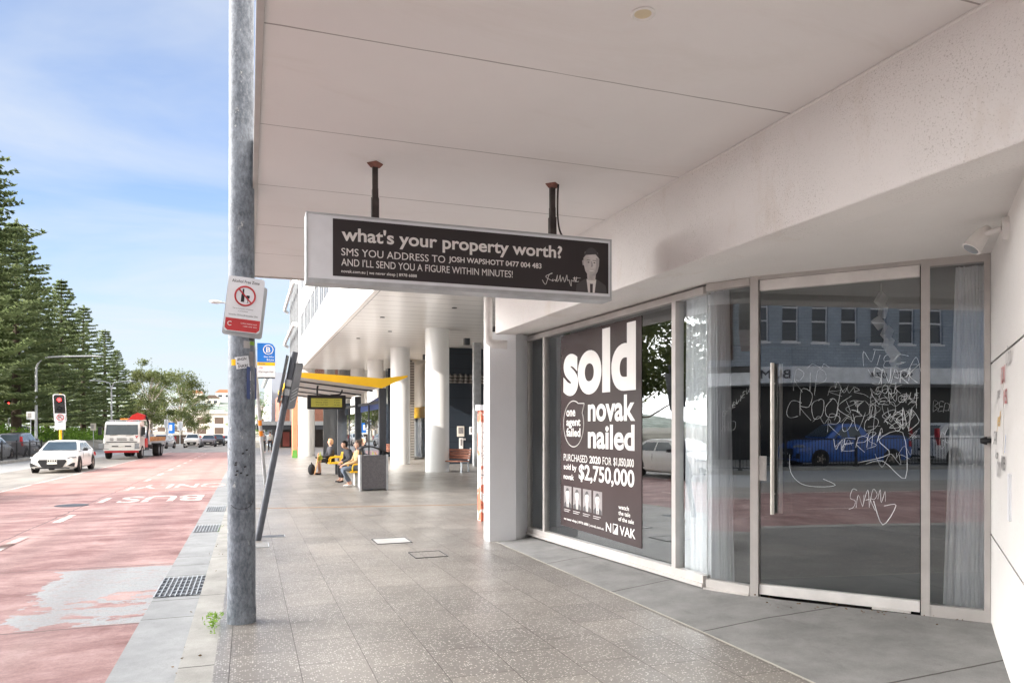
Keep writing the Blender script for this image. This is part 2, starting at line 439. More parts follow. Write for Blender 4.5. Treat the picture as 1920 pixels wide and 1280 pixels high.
M['carglass'] = simple('car window glass', (0.05, 0.07, 0.085), 0.05, 0.0, var=0.2, sc=1, spec=0.9)
M['poster'] = simple('dark brown printed vinyl', (0.050, 0.035, 0.036), 0.22, var=0.12, sc=1.2)
M['signblack'] = simple('black printed vinyl', (0.030, 0.024, 0.026), 0.45, var=0.15, sc=2)
M['ink'] = simple('white print', (0.78, 0.76, 0.74), 0.5, var=0.04, spec=0.2)
M['inkgrey'] = simple('grey print', (0.42, 0.40, 0.40), 0.5, var=0.1)
M['inkdark'] = simple('dark print', (0.06, 0.055, 0.06), 0.5, var=0.1)
M['skinprint'] = simple('pale grey portrait print', (0.60, 0.57, 0.56), 0.5, var=0.25, sc=9)
M['shadeprint'] = simple('mid grey portrait print', (0.27, 0.25, 0.25), 0.5, var=0.25, sc=9)
M['suitprint'] = simple('charcoal suit print', (0.075, 0.07, 0.072), 0.5, var=0.1)
M['signwhite'] = simple('white sign face', (0.76, 0.78, 0.82), 0.4, var=0.06, sc=4)
M['signred'] = simple('red sign print', (0.50, 0.035, 0.04), 0.4, var=0.15, sc=5)
M['blue'] = simple('blue sign print', (0.012, 0.17, 0.60), 0.4, var=0.08)
M['navy'] = simple('navy sign print', (0.02, 0.05, 0.20), 0.4, var=0.1)
M['yellow'] = simple('yellow enamel', (0.90, 0.52, 0.010), 0.4, var=0.06, sc=2)
M['orange'] = simple('orange band', (0.80, 0.25, 0.02), 0.5, var=0.1)
M['curtain'] = mat_fabric()
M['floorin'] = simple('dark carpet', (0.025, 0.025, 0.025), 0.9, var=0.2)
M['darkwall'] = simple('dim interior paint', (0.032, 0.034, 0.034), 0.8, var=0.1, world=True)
M['whitecol'] = simple('white column paint', (0.80, 0.80, 0.79), 0.4, var=0.03, sc=0.8)
M['fascia'] = mat_panels('white fascia panel', (0.80, 0.79, 0.76), 1, 7.8, 0.03, 0.5)
M['boards'] = mat_panels('white soffit boards', (0.74, 0.725, 0.71), 1, 0.9, 0.045, 0.85, 0.30)
M['navywall'] = mat_panels('navy cladding', (0.022, 0.030, 0.042), 2, 0.75, 0.02, 0.9)
M['louvre'] = mat_panels('ribbed louvre', (0.30, 0.28, 0.26), 2, 0.16, 0.08, 0.9)
M['bluebrick'] = mat_brick('blue-grey painted brick', (0.29, 0.325, 0.365), (0.35, 0.385, 0.42), (0.20, 0.23, 0.265), 0.32, 0.15)
M['redbrick'] = mat_brick('red brick', (0.42, 0.15, 0.09), (0.50, 0.19, 0.12), (0.42, 0.32, 0.27))
M['terra'] = simple('terracotta cladding', (0.50, 0.22, 0.12), 0.6, var=0.1, world=True)
M['cream'] = simple('cream rendered wall', (0.72, 0.67, 0.60), 0.8, var=0.08, sc=0.3, world=True)
M['bluegrey'] = simple('blue-grey rendered wall', (0.36, 0.42, 0.50), 0.8, var=0.1, sc=0.3, world=True)
M['brownwall'] = simple('brown rendered wall', (0.14, 0.10, 0.08), 0.8, var=0.2, sc=0.4, world=True)
M['timber'] = simple('red-brown timber slats', (0.40, 0.16, 0.10), 0.55, var=0.25, sc=6)
M['binpanel'] = simple('speckled grey bin panel', (0.135, 0.13, 0.14), 0.6, var=0.25, sc=30)
M['pine'] = mat_leaf('pine needles', (0.110, 0.145, 0.065), (0.20, 0.25, 0.105), (0.30, 0.33, 0.17))
M['euc'] = mat_leaf('gum leaves', (0.055, 0.085, 0.030), (0.14, 0.16, 0.055), (0.24, 0.22, 0.09))
M['hedge'] = mat_leaf('hedge leaves', (0.05, 0.12, 0.015), (0.16, 0.28, 0.035), (0.22, 0.34, 0.06), 0.8)
M['weed'] = mat_leaf('weed leaves', (0.10, 0.22, 0.03), (0.22, 0.36, 0.06), (0.3, 0.42, 0.1), 6)
M['bark'] = simple('dark bark', (0.075, 0.055, 0.042), 0.9, var=0.4, sc=2, bump=0.4, bsc=12)
M['gumbark'] = simple('pale gum bark', (0.36, 0.31, 0.26), 0.85, var=0.35, sc=1.2, bump=0.2, bsc=10)
M['tyre'] = simple('tyre rubber', (0.018, 0.018, 0.018), 0.85, var=0.2)
M['rim'] = simple('alloy rim', (0.35, 0.31, 0.27), 0.35, 0.6, var=0.1)
M['lens'] = simple('headlamp lens', (0.30, 0.32, 0.34), 0.12, 0.0, var=0.15, sc=12, spec=0.8)
M['plate'] = simple('number plate', (0.70, 0.70, 0.66), 0.5, var=0.05)
M['taillight'] = simple('red tail lamp', (0.45, 0.02, 0.03), 0.25, var=0.15)
M['red_on'] = emit('lit red signal', (1.0, 0.03, 0.03), 3.0)
M['lcd'] = emit('lit amber display', (0.20, 0.18, 0.03), 0.30)
M['cratered'] = simple('red crane paint', (0.62, 0.03, 0.025), 0.4, var=0.12)
M['tray'] = simple('weathered orange timber tray', (0.58, 0.27, 0.08), 0.7, var=0.35, sc=5)
for k, c in dict(white=(0.80, 0.79, 0.77), silver=(0.42, 0.43, 0.44), black=(0.02, 0.022, 0.025), blue=(0.015, 0.11, 0.45), grey=(0.12, 0.115, 0.13)).items():
    n_ = NT('car paint ' + k, 0.28, 0.0, 0.5); n_.color(c3(*c)); n_.b.inputs['Coat Weight'].default_value = 0.6; n_.b.inputs['Coat Roughness'].default_value = 0.05
    M['paint_' + k] = n_.m
M['skin'] = simple('skin', (0.56, 0.33, 0.24), 0.55, var=0.08, sc=8)
for k, c in dict(jacket_beige=(0.50, 0.34, 0.18), denim=(0.13, 0.16, 0.21), jacket_dark=(0.045, 0.045, 0.055), shorts=(0.03, 0.03, 0.035), shoe_white=(0.72, 0.70, 0.68), hair_brown=(0.11, 0.08, 0.06), hair_black=(0.015, 0.013, 0.012), hair_sandy=(0.62, 0.36, 0.20), bag_green=(0.42, 0.50, 0.10), bag_black=(0.02, 0.02, 0.022), board=(0.62, 0.33, 0.14), bag_white=(0.66, 0.66, 0.62), green=(0.12, 0.32, 0.06), top_grey=(0.30, 0.30, 0.32)).items():
    M[k] = simple(k.replace('_', ' '), c, 0.85, var=0.18, sc=9)


def G(y):
    y = min(y, 170.0)
    return -0.012 * max(0.0, y - 5.0)


# ------------------------------------------------------------------ mesh helper
class B:
    def __init__(s): s.v = []; s.f = []; s.mi = []; s.cur = 0
    def quad(s, *p):
        k = len(s.v); s.v += [tuple(q) for q in p]; s.f.append(tuple(range(k, k + len(p)))); s.mi.append(s.cur); return s
    def grid(s, rows, closed=False):
        k = len(s.v); n = len(rows[0])
        for r in rows: s.v += [tuple(q) for q in r]
        for i in range(len(rows) - 1):
            for j in range(n if closed else n - 1):
                a = k + i * n + j; b = k + i * n + (j + 1) % n
                s.f.append((a, b, b + n, a + n)); s.mi.append(s.cur)
        return s
    def cap(s, pts):
        return s.quad(*pts)
    def obox(s, c, size, rz=0.0, M3=None):
        R = M3 if M3 is not None else Matrix.Rotation(rz, 3, 'Z'); h = [q / 2 for q in size]; c = Vector(c)
        k = len(s.v)
        for dz in (-1, 1):
            for dx, dy in ((-1, -1), (1, -1), (1, 1), (-1, 1)):
                s.v.append(tuple(c + R @ Vector((dx * h[0], dy * h[1], dz * h[2]))))
        for q in ((3, 2, 1, 0), (4, 5, 6, 7), (0, 1, 5, 4), (1, 2, 6, 5), (2, 3, 7, 6), (3, 0, 4, 7)):
            s.f.append(tuple(k + i for i in q)); s.mi.append(s.cur)
        return s
    def box(s, x0, x1, y0, y1, z0, z1):
        return s.obox(((x0 + x1) / 2, (y0 + y1) / 2, (z0 + z1) / 2), (abs(x1 - x0), abs(y1 - y0), abs(z1 - z0)))
    def bar(s, p, q, w, t, up=(0, 0, 1)):
        p, q = Vector(p), Vector(q); d = (q - p); L = d.length; d.normalize()
        u = Vector(up); x = d.cross(u)
        if x.length < 1e-4: x = d.cross(Vector((1, 0, 0)))
        x.normalize(); y = x.cross(d)
        return s.obox((p + q) / 2, (w, L, t), M3=Matrix((x, d, y)).transposed())
    def tube(s, path, r, n=10, caps=True):
        path = [Vector(p) for p in path]; m = len(path)
        rr = r if isinstance(r, (list, tuple)) else [r] * m
        rows = []; ref = None
        for i, p in enumerate(path):
            d = (path[min(i + 1, m - 1)] - path[max(i - 1, 0)]).normalized()
            if ref is None:
                ref = d.cross(Vector((0, 0, 1)))
                if ref.length < 1e-3: ref = Vector((1, 0, 0))
            ref = (ref - d * ref.dot(d)).normalized(); o = d.cross(ref)
            rows.append([p + (ref * cos(2 * pi * j / n) + o * sin(2 * pi * j / n)) * rr[i] for j in range(n)])
        s.grid(rows, True)
        if caps: s.cap(rows[0]); s.cap(rows[-1][::-1])
        return s
    def lathe(s, prof, c, axis='Z', n=24, caps=True):
        rows = []
        for (r, h) in prof:
            row = []
            for j in range(n):
                a = 2 * pi * j / n; u, v = r * cos(a), r * sin(a)
                row.append({'Z': (c[0] + u, c[1] + v, c[2] + h), 'X': (c[0] + h, c[1] + u, c[2] + v), 'Y': (c[0] + u, c[1] + h, c[2] + v)}[axis])
            rows.append(row)
        s.grid(rows, True)
        if caps: s.cap(rows[0][::-1]); s.cap(rows[-1])
        return s
    def prism(s, poly, fn, d0, d1):
        a = [fn(u, v, d0) for u, v in poly]; b = [fn(u, v, d1) for u, v in poly]
        s.cap(a[::-1]); s.cap(b); s.grid([a, b], True); return s
    def ball(s, c, r, n=12, m=8, sq=None):
        rx, ry, rz = (r, r, r) if isinstance(r, (int, float)) else r
        rows = []
        for i in range(m + 1):
            t = pi * i / m; rows.append([(c[0] + rx * max(sin(t), 1e-3) * cos(2 * pi * j / n), c[1] + ry * max(sin(t), 1e-3) * sin(2 * pi * j / n), c[2] - rz * cos(t)) for j in range(n)])
        s.grid(rows, True); return s
    def leaf(s, c, size, asp=0.5, up=0.5):
        d = Vector((random.gauss(0, 1), random.gauss(0, 1), random.gauss(0, 1) * up)).normalized()
        e = d.cross(Vector((random.gauss(0, 1), random.gauss(0, 1), random.gauss(0, 1)))).normalized()
        c = Vector(c); d *= size / 2; e *= size * asp / 2
        return s.quad(c - d - e * 0.3, c - e, c + d, c + e)
    def build(s, name, mats, parent=None, smooth=None, bevel=0.0):
        me = bpy.data.meshes.new(name); me.from_pydata(s.v, [], s.f)
        if not isinstance(mats, (list, tuple)): mats = [mats]
        for m in mats: me.materials.append(m)
        if len(mats) > 1: me.polygons.foreach_set('material_index', s.mi)
        me.update()
        if smooth:
            me.polygons.foreach_set('use_smooth', [True] * len(me.polygons)); me.set_sharp_from_angle(angle=rad(smooth))
        o = bpy.data.objects.new(name, me); COL.objects.link(o)
        if bevel:
            md = o.modifiers.new('bevel', 'BEVEL'); md.width = bevel; md.segments = 2; md.limit_method = 'ANGLE'; md.angle_limit = rad(40)
        if parent is not None: adopt(o, parent)
        return o


def world_of(o):
    m = Matrix.LocRotScale(o.location, o.rotation_euler, o.scale)
    return m if o.parent is None else world_of(o.parent) @ o.matrix_parent_inverse @ m


def adopt(o, parent):
    """parent without moving: the child's own coordinates stay world coordinates"""
    o.parent = parent; o.matrix_parent_inverse = world_of(parent).inverted()


def tag(o, label=None, cat=None, group=None, kind=None):
    if label: o['label'] = label
    if cat: o['category'] = cat
    if group: o['group'] = group
    if kind: o['kind'] = kind
    return o


def thing(name, loc, label, cat, group=None):
    o = bpy.data.objects.new(name, None); o.empty_display_size = 0.2; COL.objects.link(o); o.location = loc
    return tag(o, label, cat, group)


def copy_tree(o, parent=None):
    c = o.copy(); COL.objects.link(c); c.parent = parent
    for ch in list(o.children): copy_tree(ch, c)
    return c


def struct(b, name, m, smooth=None):
    return tag(b.build(name, m, None, smooth), kind='structure')


def text_mesh(body, bold=0.0, shear=0.0, spacing=1.0, res=3):
    c = bpy.data.curves.new('lettering', 'FONT'); c.body = body; c.resolution_u = res
    c.bevel_depth = bold; c.bevel_resolution = 0; c.shear = shear; c.space_character = spacing
    c.space_line = 0.95
    o = bpy.data.objects.new('lettering', c); COL.objects.link(o)
    bpy.context.view_layer.update()
    me = bpy.data.meshes.new_from_object(o.evaluated_get(bpy.context.evaluated_depsgraph_get()))
    bpy.data.objects.remove(o); bpy.data.curves.remove(c)
    return me


def text(body, o, ux, uy, w, h, m, parent, bold=0.0, shear=0.0, spacing=1.0, name='lettering', lift=0.0015, bend=None):
    """writing laid on a plane: o = lower left corner of the ink, ux, uy unit vectors, ink fitted into w x h metres (h None keeps proportion)"""
    bold *= 0.55; me = text_mesh(body, bold, shear, spacing, 8 if w > 0.8 else 3)
    xs = [v.co.x for v in me.vertices]; ys = [v.co.y for v in me.vertices]
    x0, x1, y0, y1 = min(xs), max(xs), min(ys), max(ys)
    sx = w / (x1 - x0); sy = h / (y1 - y0) if h else sx
    o, ux, uy = Vector(o), Vector(ux).normalized(), Vector(uy).normalized(); nn = ux.cross(uy)
    for v in me.vertices:
        a, b_ = (v.co.x - x0) * sx, (v.co.y - y0) * sy
        d = lift + (v.co.z + bold) * min(sx, sy) * 0.02
        v.co = bend(a, b_, d) if bend else o + ux * a + uy * b_ + nn * d
    me.polygons.foreach_set('use_smooth', [False] * len(me.polygons))
    me.materials.clear(); me.materials.append(m)
    ob = bpy.data.objects.new(name, me); COL.objects.link(ob)
    if parent is not None: adopt(ob, parent)
    return ob


def plane_fn(o, ux, uy):
    o, ux, uy = Vector(o), Vector(ux).normalized(), Vector(uy).normalized(); nn = ux.cross(uy)
    return lambda a, b, d=0.0: o + ux * a + uy * b + nn * d


# ------------------------------------------------------------------ ground, road, kerb, footpath
YB = [-60, 5, 170]


def strip(name, x0, x1, y0, y1, dz, m, side=0.0):
    ys = sorted({y0, y1} | {y for y in YB if y0 < y < y1})
    b = B()
    b.grid([[(x0, y, G(y) + dz), (x1, y, G(y) + dz)] for y in ys])
    if side:
        for x in (x0, x1):
            b.grid([[(x, y, G(y) + dz - side), (x, y, G(y) + dz)] for y in ys])
        for y in (ys[0], ys[-1]):
            b.quad((x0, y, G(y) + dz - side), (x1, y, G(y) + dz - side), (x1, y, G(y) + dz), (x0, y, G(y) + dz))
    return struct(b, name, m)


strip('ground', -700, 900, -120, 1500, -0.30, M['earth'])
strip('road', -16.0, -0.30, -60, 420, -0.125, M['road'])
strip('bus_lane', -6.9, -0.93, -60, 74, -0.120, M['red'])
strip('gutter', -0.93, -0.44, -60, 90, -0.116, M['gutter'])
strip('kerb', -0.45, -0.22, -60, 90, 0.0, M['kerb'], 0.14)
strip('footpath', -0.22, 14, -60, 90, 0.001, M['footpath'], 0.2)
strip('lane_line', -7.02, -6.90, -60, 78, -0.114, M['line'])
b = B()
for y in [-1.0 + 4.35 * k for k in range(-3, 17)]:
    y0, y1 = y, y + 1.5
    if 0 < y0 < 12: continue
    b.quad((-3.58, y0, G(y0) - 0.113), (-3.43, y0, G(y0) - 0.113), (-3.43, y1, G(y1) - 0.113), (-3.58, y1, G(y1) - 0.113))
b.quad((-3.58, 13.0, G(13) - 0.113), (-3.43, 13.0, G(13) - 0.113), (-3.43, 14.3, G(14.3) - 0.113), (-3.58, 14.3, G(14.3) - 0.113))
struct(b, 'lane_dashes', M['line'])
sl = Vector((0, -1, 0.012))
for body, yy, w, x0 in (('BUS', 22.6, 2.0, -1.15), ('ONLY', 27.6, 2.7, -0.72)):
    o = text(body, (x0, yy, G(yy) - 0.118), (-1, 0, 0), sl, w, 2.0, M['line'], None, 0.035, name='bus_lane_lettering', lift=0.004)
    tag(o, kind='structure')
strip('median', -16.4, -15.6, -60, 34, 0.0, M['kerb'], 0.15)
strip('median', -14.5, -13.5, 34.2, 63, 0.03, M['kerb'], 0.18)
strip('service_lane', -20.6, -16.4, -60, 34, -0.10, M['road'])
strip('service_lane', -20.6, -14.5, 34.2, 66, -0.06, M['road'])
strip('far_footpath', -24.2, -20.6, -60, 16, 0.02, M['kerb'], 0.15)
b = B(); rows = []
for y in (12.6, 40, 66.2, 72, 100, 140, 170, 260):
    k_ = min(1.0, max(0.0, (y - 25) / 50)); x0 = -20.65 if y < 67 else -15.6
    rows.append([(x0, y, G(y) - 0.16), (x0 - 0.01, y, G(y) + 0.05), (min(x0 - 0.6, -17), y, G(y) + 0.05 + 0.3 * k_), (-22, y, G(y) + 0.05 + 1.25 * k_), (-60, y, G(y) + 0.05 + 1.85 * k_), (-260, y, G(y) + 0.05 + 2.4 * k_)])
b.grid(rows)
struct(b, 'park_bank', M['earth'], 40)

# shop apron ramping up to the shopfront
b = B()
ft = [(3.40, 10.2), (3.40, 6.0), (3.40, 4.5), (3.40, 2.0)]
bk = [(4.02, 10.3), (4.17, 6.05), (4.45, 5.45), (5.75, 3.9)]
rows = []
for (fx, fy), (bx, by) in zip(ft, bk):
    rows.append([(fx, fy, G(fy) + 0.005), (bx, by, G(by) + (0.03 if by > 6.1 else 0.092))])
b.grid(rows); b.quad((3.40, 2.0, 0.005), (3.40, 1.0, 0.005), (6, 2.0, 0.05), (5.75, 3.9, 0.092))
struct(b, 'shop_apron', M['apron'])
b = B(); b.grid([[(3.375, y, G(y) + 0.008), (3.40, y, G(y) + 0.008)] for y in (-10, 5, 10.2)])
struct(b, 'apron_edge_strip', M['strip'])
b = B(); b.grid([[(-0.2, 16.6, G(16.6) + 0.004), (-0.2, 16.75, G(16.75) + 0.004)], [(5.0, 15.6, G(15.6) + 0.004), (5.0, 15.75, G(15.75) + 0.004)]])
struct(b, 'tactile_strip', simple('tan tactile strip', (0.30, 0.20, 0.13), 0.7, world=True))

# far hill with trees as one mass of ground
b = B()
rows = []
for i in range(15):
    x = -420 + i * 60
    rows.append([(x, 520 + k * 60, -3 + (30 + 6 * sin(i * 1.3)) * sin(min(1, k / 5) * pi / 2) * (1 if i > 3 else 0.8)) for k in range(8)])
b.grid(rows)
n_ = NT('wooded hillside', 0.9); p_ = n_.pos()
n_.color(n_.mix(n_.ramp(n_.noise(p_, 0.06, 5, 0.7), [(0.4, 0.0), (0.6, 1.0)]), c3(0.12, 0.16, 0.12), c3(0.34, 0.37, 0.34)))
struct(b, 'hill', n_.m, 40)

# ------------------------------------------------------------------ the shop building
Z_SOF = 3.66
shop = thing('shop_building', (3.4, 10.2, 0), 'white shop building with wide awning, glazed front and angled corner door', 'shop')
# upper storeys
B().box(3.33, 16, -14, 10.7, 3.95, 11).build('upper_wall', M['beam'], shop)
# awning: soffit sheet, slab over it, fascia
b = B(); b.box(0.075, 3.33, -14, 10.62, Z_SOF, Z_SOF + 0.03)
aw = b.build('awning_soffit', M['soffit'], shop)
b = B(); b.box(0.05, 3.33, -14, 10.64, Z_SOF + 0.032, 4.05); b.box(0.035, 0.073, -14, 10.64, Z_SOF - 0.02, Z_SOF + 0.03)
b.box(0.074, 3.33, 10.621, 10.64, Z_SOF - 0.02, Z_SOF + 0.03)
b.build('awning_fascia', M['alu'], shop)
b = B(); b.lathe([(0.060, 0), (0.062, -0.006), (0.052, -0.010), (0.042, -0.004)], (1.82, 3.20, Z_SOF), 'Z', 32, caps=False)
dl = b.build('downlight', M['wall'], shop, 50)
b = B(); b.lathe([(0.001, 0), (0.043, 0)], (1.82, 3.20, Z_SOF - 0.004), 'Z', 32, caps=False)
b.build('lens', simple('yellowed lamp lens', (0.62, 0.53, 0.36), 0.4), dl)
b = B(); b.box(3.30, 3.345, -14, 9.98, 3.635, Z_SOF - 0.001)
b.build('cornice_bead', M['wall'], shop, bevel=0.01)
# rough-cast beam over the shopfront, recess soffit behind it
b = B(); b.box(3.305, 3.62, -14, 10.0, 2.93, 3.94)
b.build('beam', M['beam'], shop, bevel=0.012)
B().box(3.62, 9.6, -14, 10.7, 3.0, 3.3).build('recess_soffit', M['wall'], shop)
# pier with chamfered inner face
pg = [(3.32, 10.3), (3.71, 10.25), (4.03, 10.55), (4.03, 10.62), (3.32, 10.58)]
b = B()
b.prism(pg, lambda u, v, d: (u, v, d), -0.3, 2.22); b.prism([(u + (0.004 if u < 3.5 else -0.004), v + 0.003 if v < 10.31 else v) for u, v in pg], lambda u, v, d: (u, v, d), 2.22, 2.232)
b.prism(pg, lambda u, v, d: (u, v, d), 2.232, 3.0)
b.build('pier', M['pier'], shop)
b = B(); b.tube([(3.24, 10.12, 3.62), (3.24, 10.12, 2.90), (3.25, 10.11, 2.83), (3.30, 10.09, 2.80), (3.50, 10.06, 2.795)], 0.062, 16)
b.build('downpipe', M['wall'], shop, 60)
# side wall of the entry recess: from inner corner out to the street front
A0, A1 = Vector((5.55, 4.26)), Vector((3.40, 2.35))
dw = (A1 - A0).normalized(); nw = Vector((-dw.y, dw.x))
if nw.dot(Vector((0, 0)) - A0) < 0: nw = -nw
def wallpt(s, z, off=0.0): q = A0 + dw * s + nw * off; return (q.x, q.y, z)
b = B()
LW = (A1 - A0).length
for z0, z1 in ((-0.1, 0.772), (0.788, 2.122), (2.138, 3.0)):
    b.prism([(0, z0), (LW, z0), (LW, z1), (0, z1)], lambda u, v, d: wallpt(u, v, d), -0.3, 0.0)
for z0, z1 in ((0.772, 0.788), (2.122, 2.138)):
    b.cur = 1; b.prism([(0, z0), (LW, z0), (LW, z1), (0, z1)], lambda u, v, d: wallpt(u, v, d), -0.3, -0.012); b.cur = 0
b.build('entry_wall', [M['wall'], M['dark']], shop)
b = B(); b.prism([(1.40, 1.05), (1.50, 1.05), (1.50, 1.34), (1.40, 1.34)], wallpt, 0.0, 0.012)
cv = b.build('cover_plate', M['signwhite'], shop, bevel=0.004)
b = B(); b.prism([(0.55, 1.45), (1.05, 1.45), (1.05, 1.95), (0.55, 1.95)], wallpt, 0.0, 0.006)
b.build('patch_panel', M['wall'], shop, bevel=0.003)
b = B(); q = wallpt(0.05, 1.52, 0.03); b.tube([q, (q[0] - 0.03, q[1] + 0.03, q[2])], [0.035, 0.02], 10); q2 = wallpt(0.05, 1.52); b.tube([q2, q], 0.02, 8)
b.build('door_stop', M['black'], shop, 50)
for (a_, z_, w_, h_, t_, m_) in ((0.62, 1.80, 0.26, .09, 'pxe', 'inkgrey'), (0.9, 1.92, 0.30, .12, 'ROK', 'signred'), (0.62, 1.60, 0.30, .14, 'yell', 'yellow'), (0.35, 1.50, 0.30, .10, 'SAK', 'inkdark'), (1.1, 1.78, 0.22, .10, 'ves', 'signred'), (1.25, 2.02, 0.3, .13, 'Czo', 'inkgrey'), (1.15, 1.46, 0.10, .12, 'J', 'blue'), (0.6, 1.27, 0.30, .12, 'om', 'inkgrey'), (0.95, 1.34, 0.24, .10, 'wae', 'inkdark'), (0.5, 1.40, 0.2, .07, 'ko', 'inkdark')):
    text(t_, wallpt(a_, z_, 0.008), (dw.x, dw.y, 0), (0, 0, 1), w_, h_, M[m_], shop, 0.0, 0.4, name='graffiti', lift=0.0)
# back of the shop: rooms dim behind the glass
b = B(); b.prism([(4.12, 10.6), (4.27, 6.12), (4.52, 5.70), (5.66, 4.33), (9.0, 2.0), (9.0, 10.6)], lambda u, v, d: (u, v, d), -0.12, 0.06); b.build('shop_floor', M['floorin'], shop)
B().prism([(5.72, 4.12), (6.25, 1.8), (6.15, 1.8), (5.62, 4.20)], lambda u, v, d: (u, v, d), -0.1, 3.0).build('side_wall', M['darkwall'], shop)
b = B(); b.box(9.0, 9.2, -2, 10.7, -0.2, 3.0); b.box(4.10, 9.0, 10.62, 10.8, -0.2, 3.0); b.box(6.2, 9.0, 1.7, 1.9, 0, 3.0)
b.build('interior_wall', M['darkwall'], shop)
B().box(3.33, 3.6, -14, 2.25, -0.2, 2.93).build('outer_wall', M['wall'], shop); B().box(4.06, 16, 10.71, 11.0, -0.4, 3.9).build('outer_wall', M['wall'], shop)

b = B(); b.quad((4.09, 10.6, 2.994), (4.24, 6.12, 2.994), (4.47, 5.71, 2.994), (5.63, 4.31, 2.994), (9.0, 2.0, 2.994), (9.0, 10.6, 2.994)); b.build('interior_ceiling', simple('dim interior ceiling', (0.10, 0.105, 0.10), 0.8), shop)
# shopfront framing
WA, WB_, WC, WD, WE = Vector((4.03, 10.56)), Vector((4.172, 6.10)), Vector((4.39, 5.66)), Vector((5.24, 4.635)), Vector((5.55, 4.26))
def fp(P, Q):
    e = (Q - P).normalized(); n2 = Vector((e.y, -e.x))
    if n2.dot(-P) < 0: n2 = -n2
    return (lambda s, z, d=0.0: (P.x + e.x * s + n2.x * d, P.y + e.y * s + n2.y * d, z)), (Q - P).length, e, n2
fW, LWn, eW, nW = fp(WA, WB_)
fB, LB, eB, nB = fp(WB_, WC)
fD, LD, eD, nD = fp(WC, WE)
def slab(b, fn, s0, s1, z0, z1, d0, d1):
    return b.prism([(s0, z0), (s1, z0), (s1, z1), (s0, z1)], fn, d0, d1)
frame = B()
def zsill(s): return 0.02 + 0.10 * s / LWn
# sloping sill of the long window
def sillp(s, k, d): return fW(s, (zsill(s) + k), d)
frame.prism([(0, 0.0), (LWn, 0.0), (LWn, 0.075), (0, 0.075)], sillp, -0.04, 0.05)
frame.prism([(0, -0.035), (LWn + 0.02, -0.035), (LWn + 0.02, 0.0), (0, 0.0)], sillp, -0.02, 0.075)
slab(frame, fW, 0.0, LWn, 2.905, 2.975, -0.04, 0.045)
slab(frame, fW, 0.0, 0.06, 0.06, 2.905, -0.04, 0.04)
slab(frame, fW, 0.62, 0.68, 0.07, 2.905, -0.04, 0.04)
slab(frame, fW, 3.93, 4.00, 0.15, 2.905, -0.05, 0.05)
slab(frame, fB, 0.012, LB - 0.035, 0.09, 0.165, -0.04, 0.05); slab(frame, fB, 0.0, LB - 0.035, 0.06, 0.09, -0.02, 0.075)
slab(frame, fB, 0.012, LB - 0.035, 2.925, 2.995, -0.04, 0.045)
slab(frame, fD, -0.035, 0.035, 0.06, 2.999, -0.05, 0.055)
slab(frame, fD, 1.334, 1.398, 0.06, 2.999, -0.05, 0.055)
slab(frame, fD, 0.035, 1.334, 2.965, 2.999, -0.04, 0.045)
slab(frame, fD, 1.398, LD - 0.002, 2.94, 2.999, -0.04, 0.045); slab(frame, fD, 1.398, LD - 0.002, 0.085, 0.175, -0.04, 0.05); slab(frame, fD, 1.398, LD - 0.002, 0.06, 0.085, -0.02, 0.07)
slab(frame, fD, LD - 0.045, LD - 0.002, 0.175, 2.94, -0.04, 0.04)
frame.build('window_frame', M['alu'], shop, bevel=0.004)
b = B()
b.prism([(0, -0.25), (LWn - 0.0, -0.25), (LWn - 0.0, -0.036), (0, -0.036)], sillp, -0.1, 0.0)
b.build('plinth', M['plinth'], shop)
for nm, fn, s0, s1, z0, z1 in (('window_pane', fW, 0.06, 0.62, 0.1, 2.905), ('window_pane', fW, 0.68, 3.93, 0.1, 2.905), ('window_pane', fW, 4.0, LWn + 0.002, 0.17, 2.905), ('window_pane', fB, 0.002, LB - 0.03, 0.165, 2.925), ('window_pane', fD, 1.398, LD - 0.045, 0.175, 2.94)):
    b = B(); b.quad(fn(s0, z0), fn(s1, z0), fn(s1, z1), fn(s0, z1)); b.build(nm, M['shopglass'], shop)
# thin silicone joint where panes meet at the corner
b = B(); q = fW(LWn, 0); b.tube([(q[0], q[1], 0.165), (q[0], q[1], 2.92)], 0.006, 6); b.build('corner_joint', M['galv'], shop)
# the glass door
b = B(); b.quad(fD(0.045, 0.19, -0.003), fD(1.325, 0.19, -0.003), fD(1.325, 2.87, -0.003), fD(0.045, 2.87, -0.003))
door = b.build('door', M['shopglass'], shop)
b = B(); slab(b, fD, 0.045, 1.325, 2.868, 2.962, -0.03, 0.03); b.build('top_rail', M['alu_pale'], door, bevel=0.003)
b = B(); slab(b, fD, 0.040, 1.325, 0.102, 0.192, -0.03, 0.034); b.build('bottom_rail', M['alu_pale'], door, bevel=0.003)
b = B(); b.tube([fD(0.165, 0.84, 0.075), fD(0.165, 2.20, 0.075)], 0.0175, 14)
for z in (1.02, 2.02): b.tube([fD(0.165, z, 0.0), fD(0.165, z, 0.075)], 0.011, 10)
b.tube([fD(0.21, 0.84, -0.075), fD(0.21, 2.20, -0.075)], 0.0175, 14)
b.build('handle', M['steel'], door, 50)
b = B(); slab(b, fD, 0.036, 0.098, 1.135, 1.36, -0.01, 0.014); b.tube([fD(0.066, 1.29, 0.014), fD(0.066, 1.29, 0.026)], 0.016, 14)
b.build('lock', M['alu_pale'], door, 40)
b = B(); slab(b, fD, 0.97, 1.26, 0.085, 0.098, 0.0, 0.04); b.build('weather_strip', M['alu_pale'], door)
